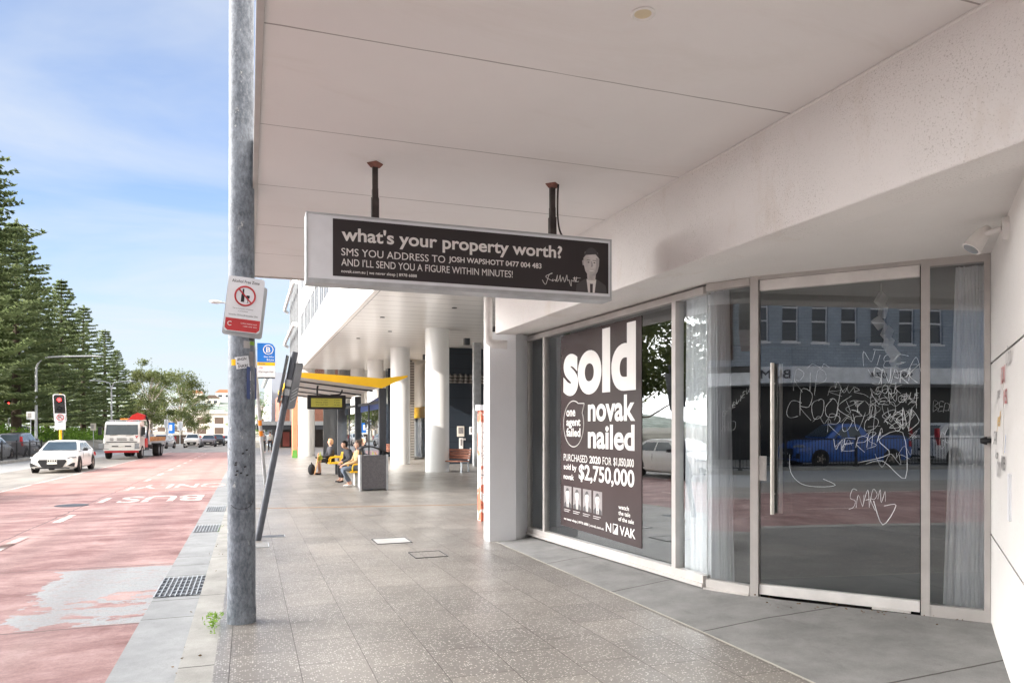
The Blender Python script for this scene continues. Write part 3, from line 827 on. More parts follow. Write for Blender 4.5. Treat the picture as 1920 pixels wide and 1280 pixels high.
# marks in the grimy glass: white scratched tags
STROKES = {
    'A': [[(0, 0), (.5, 1), (1, 0)], [(.2, .4), (.8, .4)]], 'B': [[(0, 0), (0, 1), (.7, .9), (.1, .55), (.8, .3), (0, 0)]], 'C': [[(1, .9), (.2, 1), (0, .4), (.3, 0), (1, .15)]],
    'D': [[(0, 0), (0, 1), (.9, .6), (.8, .15), (0, 0)]], 'E': [[(.9, 1), (.1, .95), (.05, .5), (.7, .55), (.05, .5), (0, 0), (.9, .05)]], 'H': [[(0, 0), (.05, 1)], [(.8, 0), (.8, 1)], [(0, .5), (.8, .5)]],
    'I': [[(.5, 0), (.4, 1)]], 'K': [[(0, 0), (0, 1)], [(.9, 1), (0, .45), (1, -.1)]], 'L': [[(.1, 1), (0, 0), (.8, 0)]], 'M': [[(0, 0), (.15, 1), (.5, .3), (.85, 1), (1, 0)]],
    'N': [[(.1, 0), (0, 1), (.8, .1), (.95, 1.15)]], 'O': [[(.5, 1), (.05, .6), (.2, .05), (.8, .1), (.95, .7), (.5, 1), (.3, .9)]], 'P': [[(0, -.1), (.1, 1), (.8, .9), (.7, .5), (.05, .45)]],
    'R': [[(0, 0), (.1, 1), (.8, .85), (.6, .5), (.05, .45), (.9, -.1)]], 'S': [[(.9, .95), (.2, 1), (.1, .6), (.8, .45), (.7, .05), (0, 0)]], 'T': [[(0, 1), (1, .95)], [(.5, 1), (.45, 0)]],
    'U': [[(0, 1), (.1, .1), (.7, .05), (.8, 1)]], 'V': [[(0, 1), (.4, 0), (.9, 1.05)]], 'W': [[(0, 1), (.2, 0), (.5, .7), (.8, 0), (1, 1)]], 'X': [[(0, 0), (1, 1)], [(0, 1), (1, 0)]],
    'Y': [[(0, 1), (.5, .5)], [(1, 1), (.2, -.2)]], 'G': [[(.9, .9), (.2, 1), (0, .4), (.4, 0), (.9, .2), (.85, .5), (.5, .5)]], 'J': [[(.7, 1), (.7, .2), (.3, 0), (0, .2)]], '3': [[(0, 1), (.8, .9), (.3, .55), (.9, .3), (.6, 0), (0, .1)]],
    '~': [[(0, .4), (.3, 1), (.5, .2), (.8, .9), (1, .3)]], 'o': [[(.5, .9), (0, .5), (.3, 0), (.9, .2), (.9, .7), (.5, .9)]], '+': [[(.5, 1.5), (.5, -.5)], [(0, .2), (1, .25)]]}
def smooth_path(p, k=4):
    if len(p) < 3: return p
    out = []
    for i in range(len(p) - 1):
        p0, p1, p2, p3 = p[max(i - 1, 0)], p[i], p[i + 1], p[min(i + 2, len(p) - 1)]
        for j in range(k):
            t = j / k
            out.append(tuple(0.5 * ((2 * b_) + (c_ - a_) * t + (2 * a_ - 5 * b_ + 4 * c_ - d_) * t * t + (3 * b_ - a_ - 3 * c_ + d_) * t ** 3) for a_, b_, c_, d_ in zip(p0, p1, p2, p3)))
    return out + [p[-1]]
def scrawl(b, fn, s, z, word, w, h, r, rise=0.0, sl=0.1):
    rg = random.Random(word + str(s))
    k = len(word); cw = w / k
    for i, ch in enumerate(word):
        for st in STROKES.get(ch, []):
            ky = rg.uniform(.75, 1.2); pts = [(u * cw * 1.02 + v * h * sl + rg.uniform(-.12, .12) * cw, v * h * ky + rg.uniform(-.11, .11) * h) for u, v in st]
            b.tube([fn(s + i * cw + u, z + rise * i / k + v, 0.003) for u, v in smooth_path(pts)], [r * rg.uniform(.22, .7) for _ in smooth_path(pts)], 4, False)
b = B()
for a in ((0.885, 2.16, 'NTEEA', 0.44, 0.13, 0.0030, -0.10), (0.325, 1.95, 'RIP', 0.28, 0.20, 0.0022, -0.02), (0.27, 1.70, 'CROOK', 0.53, 0.20, 0.0028, 0.03), (0.97, 1.985, 'SNARK', 0.34, 0.12, 0.0042, 0.02),
          (0.99, 1.90, 'SOCK', 0.20, 0.07, 0.0034, 0.02), (0.96, 1.81, 'XENON', 0.33, 0.08, 0.0026, 0.03), (1.19, 1.86, 'EULE', 0.13, 0.05, 0.0022, 0.01), (1.13, 1.60, '3ND', 0.18, 0.15, 0.0042, 0.0), (0.62, 1.58, 'ROVO', 0.38, 0.14, 0.0024, 0.02),
          (0.66, 1.42, 'WERB', 0.36, 0.13, 0.0026, 0.03), (0.84, 1.72, 'oBo', 0.30, 0.16, 0.0016, 0.0), (0.50, 1.64, '~~', 0.30, 0.10, 0.0016, 0.0), (0.93, 1.56, '+', 0.1, 0.2, 0.0018, 0), (0.79, 0.93, 'SNAR~', 0.27, 0.13, 0.0030, 0.02), (0.44, 2.13, '~', 0.2, 0.05, 0.0018, 0.0), (0.62, 1.90, 'R~', 0.22, 0.07, 0.0014, 0.0)):
    scrawl(b, fD, *a)
rg = random.Random(77)
for k in range(26):
    s0_, z0_ = (rg.uniform(.75, 1.27), rg.uniform(1.45, 2.05)) if k < 18 else (rg.uniform(.25, 1.2), rg.uniform(1.3, 2.3)); q_ = []
    for j in range(rg.randint(4, 9)): s0_ = min(1.3, max(.24, s0_ + rg.uniform(-.05, .075))); q_.append((s0_, z0_ + rg.uniform(-.06, .06)))
    b.tube([fD(s, z, 0.003) for s, z in smooth_path(q_)], rg.uniform(.0006, .0014), 4, False)
b.tube([fD(s, z, 0.003) for s, z in smooth_path([(0.30, 1.38), (0.31, 1.22), (0.40, 1.12), (0.55, 1.10), (0.68, 1.12), (0.58, 1.17)])], 0.0018, 4, False)
b.tube([fD(s, z, 0.003) for s, z in smooth_path([(0.86, 1.32), (1.10, 1.40), (1.02, 1.52), (1.20, 1.58), (1.22, 1.20), (1.05, 1.34), (0.92, 1.31)])], 0.0018, 4, False)
b.tube([fD(s, z, 0.003) for s, z in smooth_path([(0.98, 1.0), (1.05, 0.80), (1.15, 0.97), (1.06, 0.96)])], 0.0028, 4, False)
b.build('graffiti', simple('scratched white paint', (0.72, 0.76, 0.78), 0.6, var=0.2, sc=20), door)
b = B(); scrawl(b, fB, 0.16, 1.72, 'GENEVIEVE', 0.30, 0.06, 0.0018, 0.26, 0.2); scrawl(b, fB, 0.14, 1.55, '~o', 0.15, 0.1, 0.0014, 0.1)
b.build('graffiti', bpy.data.materials['scratched white paint'], shop)
b = B(); scrawl(b, fD, 1.42, 1.75, 'BEDECKS', 0.27, 0.08, 0.0016, 0.02); scrawl(b, fD, 1.46, 1.45, 'Go~', 0.12, 0.14, 0.0016, 0.12)
b.build('graffiti', bpy.data.materials['scratched white paint'], shop)


def curtain(name, fn, s0, s1, s2, depth, label):
    """hanging cloth with folds: s0..s1 at the top, s0..s2 at the hem"""
    b = B(); rows = []
    for i in range(25):
        z = 0.12 + (2.93 - 0.12) * i / 24; k = i / 24
        row = []
        n = 80
        for j in range(n + 1):
            t = j / n; end = s2 + (s1 - s2) * k
            s = s0 + (end - s0) * t
            d = depth + 0.030 * sin(t * 21 + 1.9 * sin(t * 8.3) + 0.7 * sin(t * 17)) * (0.7 + 0.3 * (1 - k)) + 0.012 * sin(t * 71 + k * 2)
            row.append(fn(s, z, d))
        rows.append(row)
    b.grid(rows)
    return tag(b.build(name, M['curtain'], None, 180), label, 'curtain')
curtain('curtain', fW, 4.03, 4.44, 4.44, -0.075, 'white sheer curtain filling the narrow window pane next to the sold poster window')
curtain('curtain', fB, 0.02, 0.19, 0.25, -0.075, 'white curtain edge gathered behind the bent corner pane left of the glass door')
curtain('curtain', fD, LD - 0.03, LD - 0.24, LD - 0.33, -0.075, 'long white curtain behind the sidelight pane right of the glass door')
# paper ornament dangling inside behind the door
om = B()
path = [(0.97, 2.84), (0.985, 2.73), (0.95, 2.62), (1.02, 2.52), (1.03, 2.42), (1.07, 2.33), (1.09, 2.25)]
P3 = [fD(s, z, -0.9) for s, z in path]
orn = thing('paper_garland', P3[0], 'string of folded white paper pieces hanging inside behind the glass door', 'ornament')
om.tube([P3[0], (P3[0][0], P3[0][1], 3.0)], 0.004, 5); om.tube(P3, 0.003, 5); om.build('cord', M['inkgrey'], orn)
om = B()
for i, q in enumerate(P3):
    om.obox(q, (0.09, 0.05, 0.11), M3=Matrix.Rotation(i * 1.1, 3, 'Z') @ Matrix.Rotation(0.6 * (-1) ** i, 3, 'Y'))
om.build('paper', M['ink'], orn)

# ------------------------------------------------------------------ poster in the window
pf0 = lambda s, z, d=0.0: fW(s, z, d + 0.006)
pos_t = thing('window_poster', fW(2.2, 0.25, -0.02), 'tall dark brown sold poster with white lettering inside the shop window', 'poster')
b = B(); slab(b, pf0, 1.161, 3.274, 0.265, 2.86, -0.003, 0.0); b.build('sheet', M['poster'], pos_t)
eW3 = (eW.x, eW.y, 0)
def ptext(body, s, z, w, h, bold=0.0, mat='ink', **k):
    o_ = pf0(s, z, 0.001)
    return text(body, o_, eW3, (0, 0, 1), w, h, M[mat], pos_t, bold, lift=0.0008, **k)
ptext('sold', 1.255, 2.03, 1.90, 0.79, 0.075)
ptext('novak', 1.98, 1.685, 1.16, 0.31, 0.05); ptext('nailed', 1.98, 1.345, 1.145, 0.30, 0.05)
ptext('one', 1.345, 1.755, 0.27, 0.085, 0.04); ptext('agent', 1.345, 1.595, 0.42, 0.125, 0.04); ptext('failed', 1.345, 1.485, 0.42, 0.115, 0.04)
ptext('PURCHASED', 1.261, 1.155, 0.70, 0.095, 0.0); ptext('2020', 2.02, 1.155, 0.30, 0.095, 0.035); ptext('FOR', 2.37, 1.155, 0.22, 0.095, 0.0); ptext('$1,050,000', 2.64, 1.145, 0.47, 0.11, 0.03)
ptext('sold by', 1.261, 1.015, 0.39, 0.10, 0.025); ptext('novak', 1.261, 0.905, 0.31, 0.075, 0.03)
ptext('$2,750,000', 1.72, 0.90, 1.40, 0.23, 0.04)
ptext('we never sleep | 8978 6888 | novak.com.au', 1.261, 0.345, 1.137, 0.042, 0.02)
ptext('watch', 2.76, 0.655, 0.24, 0.05, 0.02); ptext('the tale', 2.76, 0.585, 0.27, 0.05, 0.02); ptext('of the sale', 2.76, 0.515, 0.35, 0.05, 0.02)
ptext('N', 2.454, 0.350, 0.13, 0.11, 0.015); ptext('VAK', 2.79, 0.350, 0.355, 0.11, 0.015)
b = B()
def fr(b, s0, s1, z0, z1, t, d=0.0015):
    for q in ((s0, s1, z0, z0 + t), (s0, s1, z1 - t, z1), (s0, s0 + t, z0 + t, z1 - t), (s1 - t, s1, z0 + t, z1 - t)): slab(b, pf0, *q, 0.0005, d)
fr(b, 2.625, 2.745, 0.345, 0.465, 0.01)
b.quad(pf0(2.64, 0.36, 0.0016), pf0(2.73, 0.36, 0.0016), pf0(2.735, 0.455, 0.0016))
b.build('logo', M['ink'], pos_t)
b = B()
bub = []
for k in range(41):
    a = rad(62) + k / 40 * rad(335)
    bub.append((1.561 + 0.30 * cos(a), 1.655 + 0.305 * sin(a)))
bub = [(1.88, 1.92)] + bub[:-1] + [(1.88, 1.92)]
b.tube([pf0(s, z, 0.002) for s, z in bub], 0.006, 6, False); b.build('speech_bubble', M['ink'], pos_t)
def portrait(fn, s, z, w, h, parent, suit='inkdark', hair='inkdark', back='shadeprint'):
    """printed head-and-shoulders picture: flat print, layer over layer"""
    q = B(); slab(q, fn, s, s + w, z, z + h, 0.0005, 0.001); root = q.build('portrait', M[back], parent)
    cx = s + w / 2
    def el(rx, rz, c, d, a0=0, a1=2 * pi, n=20): return [fn(c[0] + rx * cos(a0 + (a1 - a0) * k / n), c[1] + rz * sin(a0 + (a1 - a0) * k / n), d) for k in range(n + (a1 - a0 < 6.2))]
    q = B(); q.quad(*[fn(cx + u * w, z + v * h, 0.0014) for u, v in ((-.48, 0), (.48, 0), (.45, .16), (.2, .27), (-.2, .27), (-.45, .16))]); q.build('suit', M[suit], root)
    q = B(); q.quad(*[fn(cx + u * w, z + v * h, 0.0018) for u, v in ((-.10, 0), (.10, 0), (.15, .27), (-.15, .27))]); q.build('shirt', M['ink'], root)
    q = B(); q.quad(*[fn(cx + u * w, z + v * h, 0.0022) for u, v in ((-.04, 0), (.04, 0), (.045, .18), (-.045, .18))]); q.build('tie', M['inkdark'], root)
    q = B(); q.quad(*[fn(cx + u * w, z + v * h, 0.0024) for u, v in ((-.12, .25), (.12, .25), (.14, .42), (-.14, .42))]); q.quad(*[fn(cx + u * w, z + v * h, 0.0026) for u, v in ((-.10, .345), (.10, .345), (.185, .43), (.235, .56), (.245, .70), (.20, .82), (.10, .87), (-.10, .87), (-.20, .82), (-.245, .70), (-.235, .56), (-.185, .43))]); q.build('face', M['skinprint'], root)
    q = B(); q.quad(*[fn(cx + u * w, z + v * h, 0.0028) for u, v in ((.245, .70), (.235, .56), (.185, .43), (.10, .345), (.0, .345), (.11, .43), (.15, .56), (.14, .72))]); q.quad(*[fn(cx + u * w, z + v * h, 0.0028) for u, v in ((-.02, .64), (.02, .64), (.06, .545), (-.01, .54))]); q.quad(*[fn(cx + u * w, z + v * h, 0.0028) for u, v in ((-.245, .66), (-.285, .64), (-.27, .55), (-.235, .55))]); q.build('shading', M['inkgrey'], root)
    q = B(); q.quad(*(el(.25 * w, .28 * h, (cx, z + .64 * h), 0.0030, rad(12), rad(168), 14) + [fn(cx - .17 * w, z + .76 * h, 0.003), fn(cx + .13 * w, z + .79 * h, 0.003)])); q.build('hair', M[hair], root)
    q = B()
    for u in (-.09, .09): q.quad(*el(.032 * w, .012 * h, (cx + u * w, z + .615 * h), 0.0032, n=8)); slab(q, fn, cx + u * w - .055 * w, cx + u * w + .055 * w, z + .655 * h, z + .665 * h, 0.0031, 0.0034)
    slab(q, fn, cx - .02 * w, cx + .03 * w, z + .53 * h, z + .54 * h, 0.0031, 0.0034)
    q.build('features', M['inkdark'], root)
    q = B(); q.quad(*el(.075 * w, .022 * h, (cx, z + .455 * h), 0.0033, pi, 2 * pi, 8)); q.build('smile', M['ink'], root)
    return root
for k in range(4):
    s = 1.265 + k * 0.285
    portrait(pf0, s, 0.53, 0.235, 0.285, pos_t)
    b = B(); slab(b, pf0, s, s + 0.20, 0.492, 0.502, 0.0005, 0.001); slab(b, pf0, s, s + 0.16, 0.468, 0.478, 0.0005, 0.001); b.build('caption', M['inkgrey'], pos_t)

# ------------------------------------------------------------------ hanging sign under the awning
sg = thing('hanging_sign', (1.65, 5.75, 2.72), 'black and white property sign hung from the awning on two rusty posts', 'sign')
SX0, SX1, SZ0, SZ1, SY = 0.405, 2.905, 2.718, 3.214, 5.65
b = B()
b.box(SX0, SX1, SY, SY + 0.17, SZ0, SZ1)
b.build('box', M['signwhite'], sg, bevel=0.004)
b = B()
for q in ((SX0 - 0.004, SX1 + 0.004, SZ0 - 0.02, SZ0 + 0.012), (SX0 - 0.004, SX1 + 0.004, SZ1 - 0.010, SZ1 + 0.004), (SX0 - 0.004, SX0 + 0.010, SZ0 + 0.012, SZ1 - 0.010), (SX1 - 0.010, SX1 + 0.004, SZ0 + 0.012, SZ1 - 0.010)):
    b.box(q[0], q[1], SY - 0.006, SY + 0.176, q[2], q[3])
b.build('frame', M['galv'], sg)
sf = plane_fn((SX0, SY, 0), (1, 0, 0), (0, 0, 1))
b = B(); b.prism([(0.188, 2.756), (2.475, 2.756), (2.475, 3.184), (0.188, 3.184)], sf, 0.0005, 0.002); b.build('panel', M['signblack'], sg)
def stext(body, s, z, w, h, bold=0.0, **k): return text(body, sf(s, z, 0.0022), (1, 0, 0), (0, 0, 1), w, h, M['ink'], sg, bold, lift=0.0006, **k)
stext("what's your property worth?", 0.252, 2.993, 1.795, 0.135, 0.042)
stext('SMS YOU ADDRESS TO', 0.250, 2.913, 0.80, 0.056, 0.006); stext('JOSH WAPSHOTT 0477 004 483', 1.078, 2.913, 0.785, 0.056, 0.036)
stext("AND I'LL SEND YOU A FIGURE WITHIN MINUTES!", 0.250, 2.836, 1.362, 0.056, 0.006)
stext('novak.com.au | we never sleep | 8978 6888', 0.250, 2.778, 0.574, 0.030, 0.020)
b = B()
b.tube([sf(s, z, 0.003) for s, z in smooth_path([(1.87, 2.835), (1.90, 2.80), (1.93, 2.88), (1.96, 2.895), (1.90, 2.865), (1.955, 2.835), (1.965, 2.85), (1.96, 2.83), (1.985, 2.845), (1.99, 2.83), (2.005, 2.885), (2.0, 2.83), (2.02, 2.85), (2.03, 2.885), (2.035, 2.83), (2.055, 2.87), (2.07, 2.83), (2.09, 2.89), (2.095, 2.845), (2.11, 2.85), (2.115, 2.83), (2.13, 2.80), (2.13, 2.85), (2.15, 2.84), (2.16, 2.88), (2.165, 2.835), (2.18, 2.88), (2.175, 2.84), (2.20, 2.845)])], 0.0022, 5, False)
b.tube([sf(2.145, 2.868, 0.003), sf(2.215, 2.872, 0.003)], 0.0018, 5, False)
b.build('signature', M['ink'], sg)
portrait(lambda s, z, d=0.0: sf(s, z, d + 0.0016), 2.165, 2.757, 0.30, 0.41, sg, back='signblack', hair='inkdark', suit='suitprint')
for X, cable in ((0.92, False), (2.40, True)):
    b = B(); b.box(X - 0.022, X + 0.022, 5.71, 5.754, 3.20, 3.46); b.box(X - 0.027, X + 0.027, 5.705, 5.759, 3.20, 3.38)
    b.lathe([(0.031, 0), (0.031, 0.02)], (X, 5.732, 3.375), 'Z', 8)
    b.box(X - 0.020, X + 0.020, 5.712, 5.752, 3.44, 3.648)
    if cable: b.tube(smooth_path([(X + 0.045, 5.71, 3.655), (X + 0.035, 5.70, 3.56), (X + 0.034, 5.70, 3.40), (X + 0.05, 5.70, 3.28), (X + 0.09, 5.71, 3.21)]), 0.008, 8)
    ps = b.build('post', M['rust'], sg)
    b = B(); b.lathe([(0.036, 0), (0.062, 0.028), (0.062, 0.034)], (X, 5.732, 3.626), 'Z', 4); b.build('base_plate', M['rustbase'], ps)

# flood lamp on the entry wall
fl = thing('security_light', wallpt(1.3, 2.9), 'white twin spot security lamp fixed high on the right entry wall', 'lamp')
b = B(); q0, q1 = wallpt(1.32, 2.90), wallpt(1.32, 2.90, 0.035); b.tube([q0, q1], [0.075, 0.068], 18)
b.tube([q1, wallpt(1.26, 2.885, 0.14)], 0.018, 10); b.build('bracket', M['wall'], fl, 50)
b = B(); h0 = Vector(wallpt(1.24, 2.90, 0.13)); dd = Vector((-0.50, 0.30, -0.80)).normalized()
b.tube([h0 - dd * 0.05, h0, h0 + dd * 0.11, h0 + dd * 0.125], [0.018, 0.045, 0.060, 0.062], 18)
hd = b.build('lamp_head', M['alu_pale'], fl, 50)
b = B(); b.tube([h0 + dd * 0.1255, h0 + dd * 0.130], [0.050, 0.046], 18); b.build('lens', M['lens'], hd)
# ------------------------------------------------------------------ buildings across the road (seen in the shop glass)
opp = thing('brick_shop', (-24, -8, 0), 'blue-grey painted brick shop with sash windows over a white awning, mirrored in the glass door', 'building')
XO = -24.0
win_y = [2.2 - 1.62 * k for k in range(14)]
b = B()
b.box(-40, XO, -60, 11.2, 9.0, 18); b.box(-40, XO, -60, 11.2, 8.35, 9.0); b.box(-40, XO, -60, 11.2, 4.3, 5.8)
yy = 11.2
for y in win_y:
    b.box(-40, XO, y + 0.45, yy, 5.8, 8.35); yy = y - 0.45
b.box(-40, XO, -60, yy, 5.8, 8.35)
b.build('wall', M['bluebrick'], opp)
for y in win_y:
    f = B(); x = XO - 0.12
    for q in ((y - 0.45, y - 0.39, 5.8, 8.35), (y + 0.39, y + 0.45, 5.8, 8.35), (y - 0.39, y + 0.39, 8.27, 8.35), (y - 0.39, y + 0.39, 5.8, 5.88), (y - 0.39, y + 0.39, 7.55, 7.62), (y - 0.39, y + 0.39, 6.85, 6.93)):
        f.box(x - 0.05, x, q[0], q[1], q[2], q[3])
    f.box(XO - 0.1, XO + 0.06, y - 0.52, y + 0.52, 5.70, 5.8)
    w = f.build('window', M['ink'], opp)
    p = B(); p.quad((x - 0.03, y - 0.4, 5.85), (x - 0.03, y + 0.4, 5.85), (x - 0.03, y + 0.4, 8.3), (x - 0.03, y - 0.4, 8.3)); p.build('pane', M['bldglass'], w)
b = B(); b.box(XO, XO + 0.25, 6.4, 7.9, 4.6, 18.3); b.build('corner_pilaster', M['brownwall'], opp)
b = B()
b.prism([(-24.0, -60), (-20.9, -60), (-20.9, -9.3), (-22.6, -5.3), (-24.0, -5.3)], lambda u, v, d: (u, v, d), 3.55, 4.30)
b.box(-24, -22.6, -5.3, 11.2, 3.35, 3.9)
b.build('awning', simple('pale awning fascia', (0.78, 0.79, 0.80), 0.6, world=True), opp)
b = B(); b.box(-39, -24.2, -60, 11.2, 0, 4.3); b.build('shopfront', simple('dim shopfront glass', (0.03, 0.03, 0.033), 0.2, world=True), opp)
d1 = Vector((-1.7, 4.0, 0)).normalized()
text('BUMP', Vector((-20.9, -9.3, 3.74)) + d1 * 0.25, d1, (0, 0, 1), 1.7, 0.40, M['inkdark'], opp, 0.03, lift=0.02)
text('9971 074', (-20.88, -15.2, 3.8), (0, 1, 0), (0, 0, 1), 2.2, 0.28, M['inkdark'], opp, 0.01, lift=0.02)
bb = thing('office_block', (-30, 13, 0), 'plain brown rendered building beside the blue-grey brick shop across the road', 'building')
B().box(-46, -24.6, 11.25, 12.4, 0, 18.0).build('wall', M['brownwall'], bb)
b = B()
for k in range(4):
    b.quad((-24.59, 11.5, 2 + 3 * k), (-24.59, 12.2, 2 + 3 * k), (-24.59, 12.2, 3.6 + 3 * k), (-24.59, 11.5, 3.6 + 3 * k))
b.build('window', M['bldglass'], bb)

# ------------------------------------------------------------------ neighbouring building on columns
nb = thing('office_building', (7, 40, G(40)), 'white office building raised on round columns over the footpath', 'building')
ZN = 5.55
b = B(); b.box(3.62, 22, 11.1, 74, ZN, ZN + 0.25); b.build('soffit', M['boards'], nb)
b = B(); b.box(3.58, 3.62, 11.1, 70, ZN - 0.02, ZN + 0.25); b.build('soffit_gap', M['dark'], nb)
b = B(); b.prism([(3.42, ZN - 0.04), (3.58, ZN - 0.04), (3.58, 6.3), (3.28, 6.3), (3.28, 6.12)], lambda u, v, d: (u, d, v), 11.1, 54)
b.build('fascia', M['fascia'], nb)
B().box(3.262, 3.34, 11.1, 54, 6.29, 6.36).build('shadow_gap', M['galv'], nb)
b = B(); b.box(3.34, 3.6, 11.1, 54, 6.301, 7.40); b.box(3.34, 3.6, 11.1, 54, 9.0, 10.4); b.box(3.34, 3.6, 11.1, 54, 12.0, 14)
for y0, y1 in ((11.1, 18), (52.6, 54)): b.box(3.34, 3.6, y0, y1, 7.4, 9.0)
b.box(3.34, 3.6, 52.6, 54, 10.4, 12)
b.build('upper_wall', M['fascia'], nb)
b = B(); b.box(3.70, 14, 11.1, 54, 6.3, 14); b.build('inner_core', M['bldglass'], nb)
for z0, z1 in ((7.4, 9.0), (10.4, 12.0)):
    y = 18.0
    k = 0
    while y < 52.5:
        wd = 2.3
        f = B(); x = 3.37
        for q in ((y, y + 0.09, z0, z1), (y + wd - 0.09, y + wd, z0, z1), (y + 0.09, y + wd - 0.09, z0, z0 + 0.08), (y + 0.09, y + wd - 0.09, z1 - 0.08, z1), (y + wd / 2 - 0.03, y + wd / 2 + 0.03, z0 + 0.08, z1 - 0.08)):
            f.box(x - 0.04, x + 0.02, q[0], q[1], q[2], q[3])
        if k % 2: f.box(3.345, 3.56, y + wd - 0.02, y + wd + 0.55, z0, z1)
        w = f.build('window', M['galv'], nb)
        p = B(); p.quad((x, y, z0), (x, y + wd, z0), (x, y + wd, z1), (x, y, z1)); p.build('pane', M['bldglass'], w)
        y += wd + (0.58 if k % 2 else 0.0); k += 1
# glazed corner with white curved frames
b = B(); b.box(3.5, 13, 54.05, 68, ZN, 15); b.build('glazed_corner', M['bldglass'], nb)
for z in (6.2, 9.2, 12.3):
    f = B(); f.tube(smooth_path([(3.3, 54.1, z + 2.4), (3.05, 54.6, z + 2.55), (3.0, 56, z + 2.5), (3.0, 66, z + 2.5)]), 0.14, 6)
    f.tube([(3.0, 66, z + 2.5), (3.0, 67.9, z + 2.4), (3.3, 68, z + 2.2)], 0.14, 6)
    f.build('balcony_frame', M['whitecol'], nb, 40)
f = B()
for y in range(55, 68, 2): f.box(3.38, 3.5, y, y + 0.12, ZN, 15)
f.build('mullions', M['galv'], nb)
cols = [(7.3, 29.65, 0.49), (7.3, 37.5, 0.49), (7.3, 45.35, 0.49), (7.3, 53.2, 0.49), (7.3, 61, 0.49), (6.95, 68.8, 0.47), (3.85, 53.9, 0.56)]
for (x, y, r) in cols:
    b = B(); b.lathe([(r, 0), (r, ZN - G(y) + 0.05)], (x, y, G(y) - 0.05), 'Z', 40); b.build('column', M['whitecol'], nb, 50)
b = B(); b.box(2.98, 3.30, 54.6, 56.4, G(55) - 0.2, 5.5); b.build('terracotta_pier', M['terra'], nb)
# rear walls under the soffit
b = B(); b.box(9.55, 13.5, 36.6, 37.4, G(37) - 0.2, ZN); b.build('navy_wall', M['navywall'], nb)
b = B(); b.box(9.2, 13.5, 36.54, 36.59, 3.75, 4.15)
for k in range(14): b.box(9.25 + k * 0.28, 9.33 + k * 0.28, 36.2, 36.54, 3.75, 4.2)
b.build('canopy_beam', M['louvre'], nb)
b = B(); b.box(10.15, 10.5, 33.9, 34.2, G(34) - 0.1, ZN); b.build('steel_post', M['galv'], nb)
b = B(); b.box(10.65, 11.8, 33.0, 33.4, G(33) - 0.1, ZN); b.build('navy_pier', M['navywall'], nb)
for (x0, x1, z0, z1, m_) in ((10.05, 10.42, 1.02, 1.55, 'cream'), (10.70, 11.20, 1.12, 1.52, 'signwhite'), (10.16, 10.36, 0.40, 0.95, 'ink'), (10.36, 10.5, 0.83, 0.93, 'inkgrey')):
    b = B(); b.box(x0, x1, 36.56, 36.60, z0, z1); nt_ = b.build('notice', M[m_], nb)
    b = B(); b.box(x0 + 0.06, x1 - 0.06, 36.545, 36.559, z0 + (z1 - z0) * 0.3, z1 - 0.06); b.build('print', M['shadeprint'], nt_)
XF = 10.6
b = B()
b.box(XF, XF + 0.4, 37.4, 74, 2.55, ZN); b.box(XF, XF + 0.4, 37.4, 38.2, G(38) - .2, 2.55); b.box(XF, XF + 0.4, 43.3, 44.0, G(43) - .2, 2.55); b.box(XF, XF + 0.4, 60, 74, G(60) - .3, 2.55)
b.build('rear_wall', M['cream'], nb)
b = B(); b.quad((XF + 0.25, 38.2, -0.6), (XF + 0.25, 43.3, -0.6), (XF + 0.25, 43.3, 2.55), (XF + 0.25, 38.2, 2.55)); b.build('shop_glazing', simple('bright shop glazing', (0.42, 0.45, 0.46), 0.15, world=True), nb)
b = B(); b.quad((XF + 0.25, 44, -0.7), (XF + 0.25, 60, -0.9), (XF + 0.25, 60, 2.55), (XF + 0.25, 44, 2.55)); b.build('shop_glazing', M['bldglass'], nb)
b = B()
for y in (39.5, 41.0, 46, 48, 50, 52, 54, 56, 58): b.box(XF + 0.14, XF + 0.24, y, y + 0.1, G(y) - .1, 2.55)
b.build('mullions', M['galv'], nb)
b = B(); b.box(XF - 0.25, XF, 40.3, 50.0, 2.05, 2.75); b.build('yellow_sign_band', M['yellow'], nb)
b = B(); b.box(XF - 0.27, XF - 0.251, 41.5, 42.6, 2.15, 2.62); b.build('sign_emblem', M['orange'], nb)
b = B(); b.box(8.9, 9.4, 43.9, 47.4, -0.5, 5.4); b.build('louvre_screen', M['louvre'], nb)
B().box(8.8, 9.0, 49.5, 50.4, -0.6, 5.4).build('glass_screen', M['bldglass'], nb); B().box(5.2, 8.6, 56, 56.2, -0.8, 3.2).build('glass_screen', M['bldglass'], nb)
for k in range(6):
    x, y = 9.35 - 0.0 * k, 24 + k * 4.2
    b = B(); b.box(x - 0.12, x + 0.12, y - 0.12, y + 0.12, ZN - 0.3, ZN - 0.002); b.build('soffit_lamp', M['dark'], nb)
b = B()
for x, y in ((5.6, 17.6), (5.0, 21), (6.5, 24), (4.6, 27), (6.8, 20), (5.6, 31), (4.7, 34)): b.lathe([(0.09, 0), (0.09, -0.02)], (x, y, ZN - 0.001), 'Z', 12)
b.build('sprinklers', M['dark'], nb)

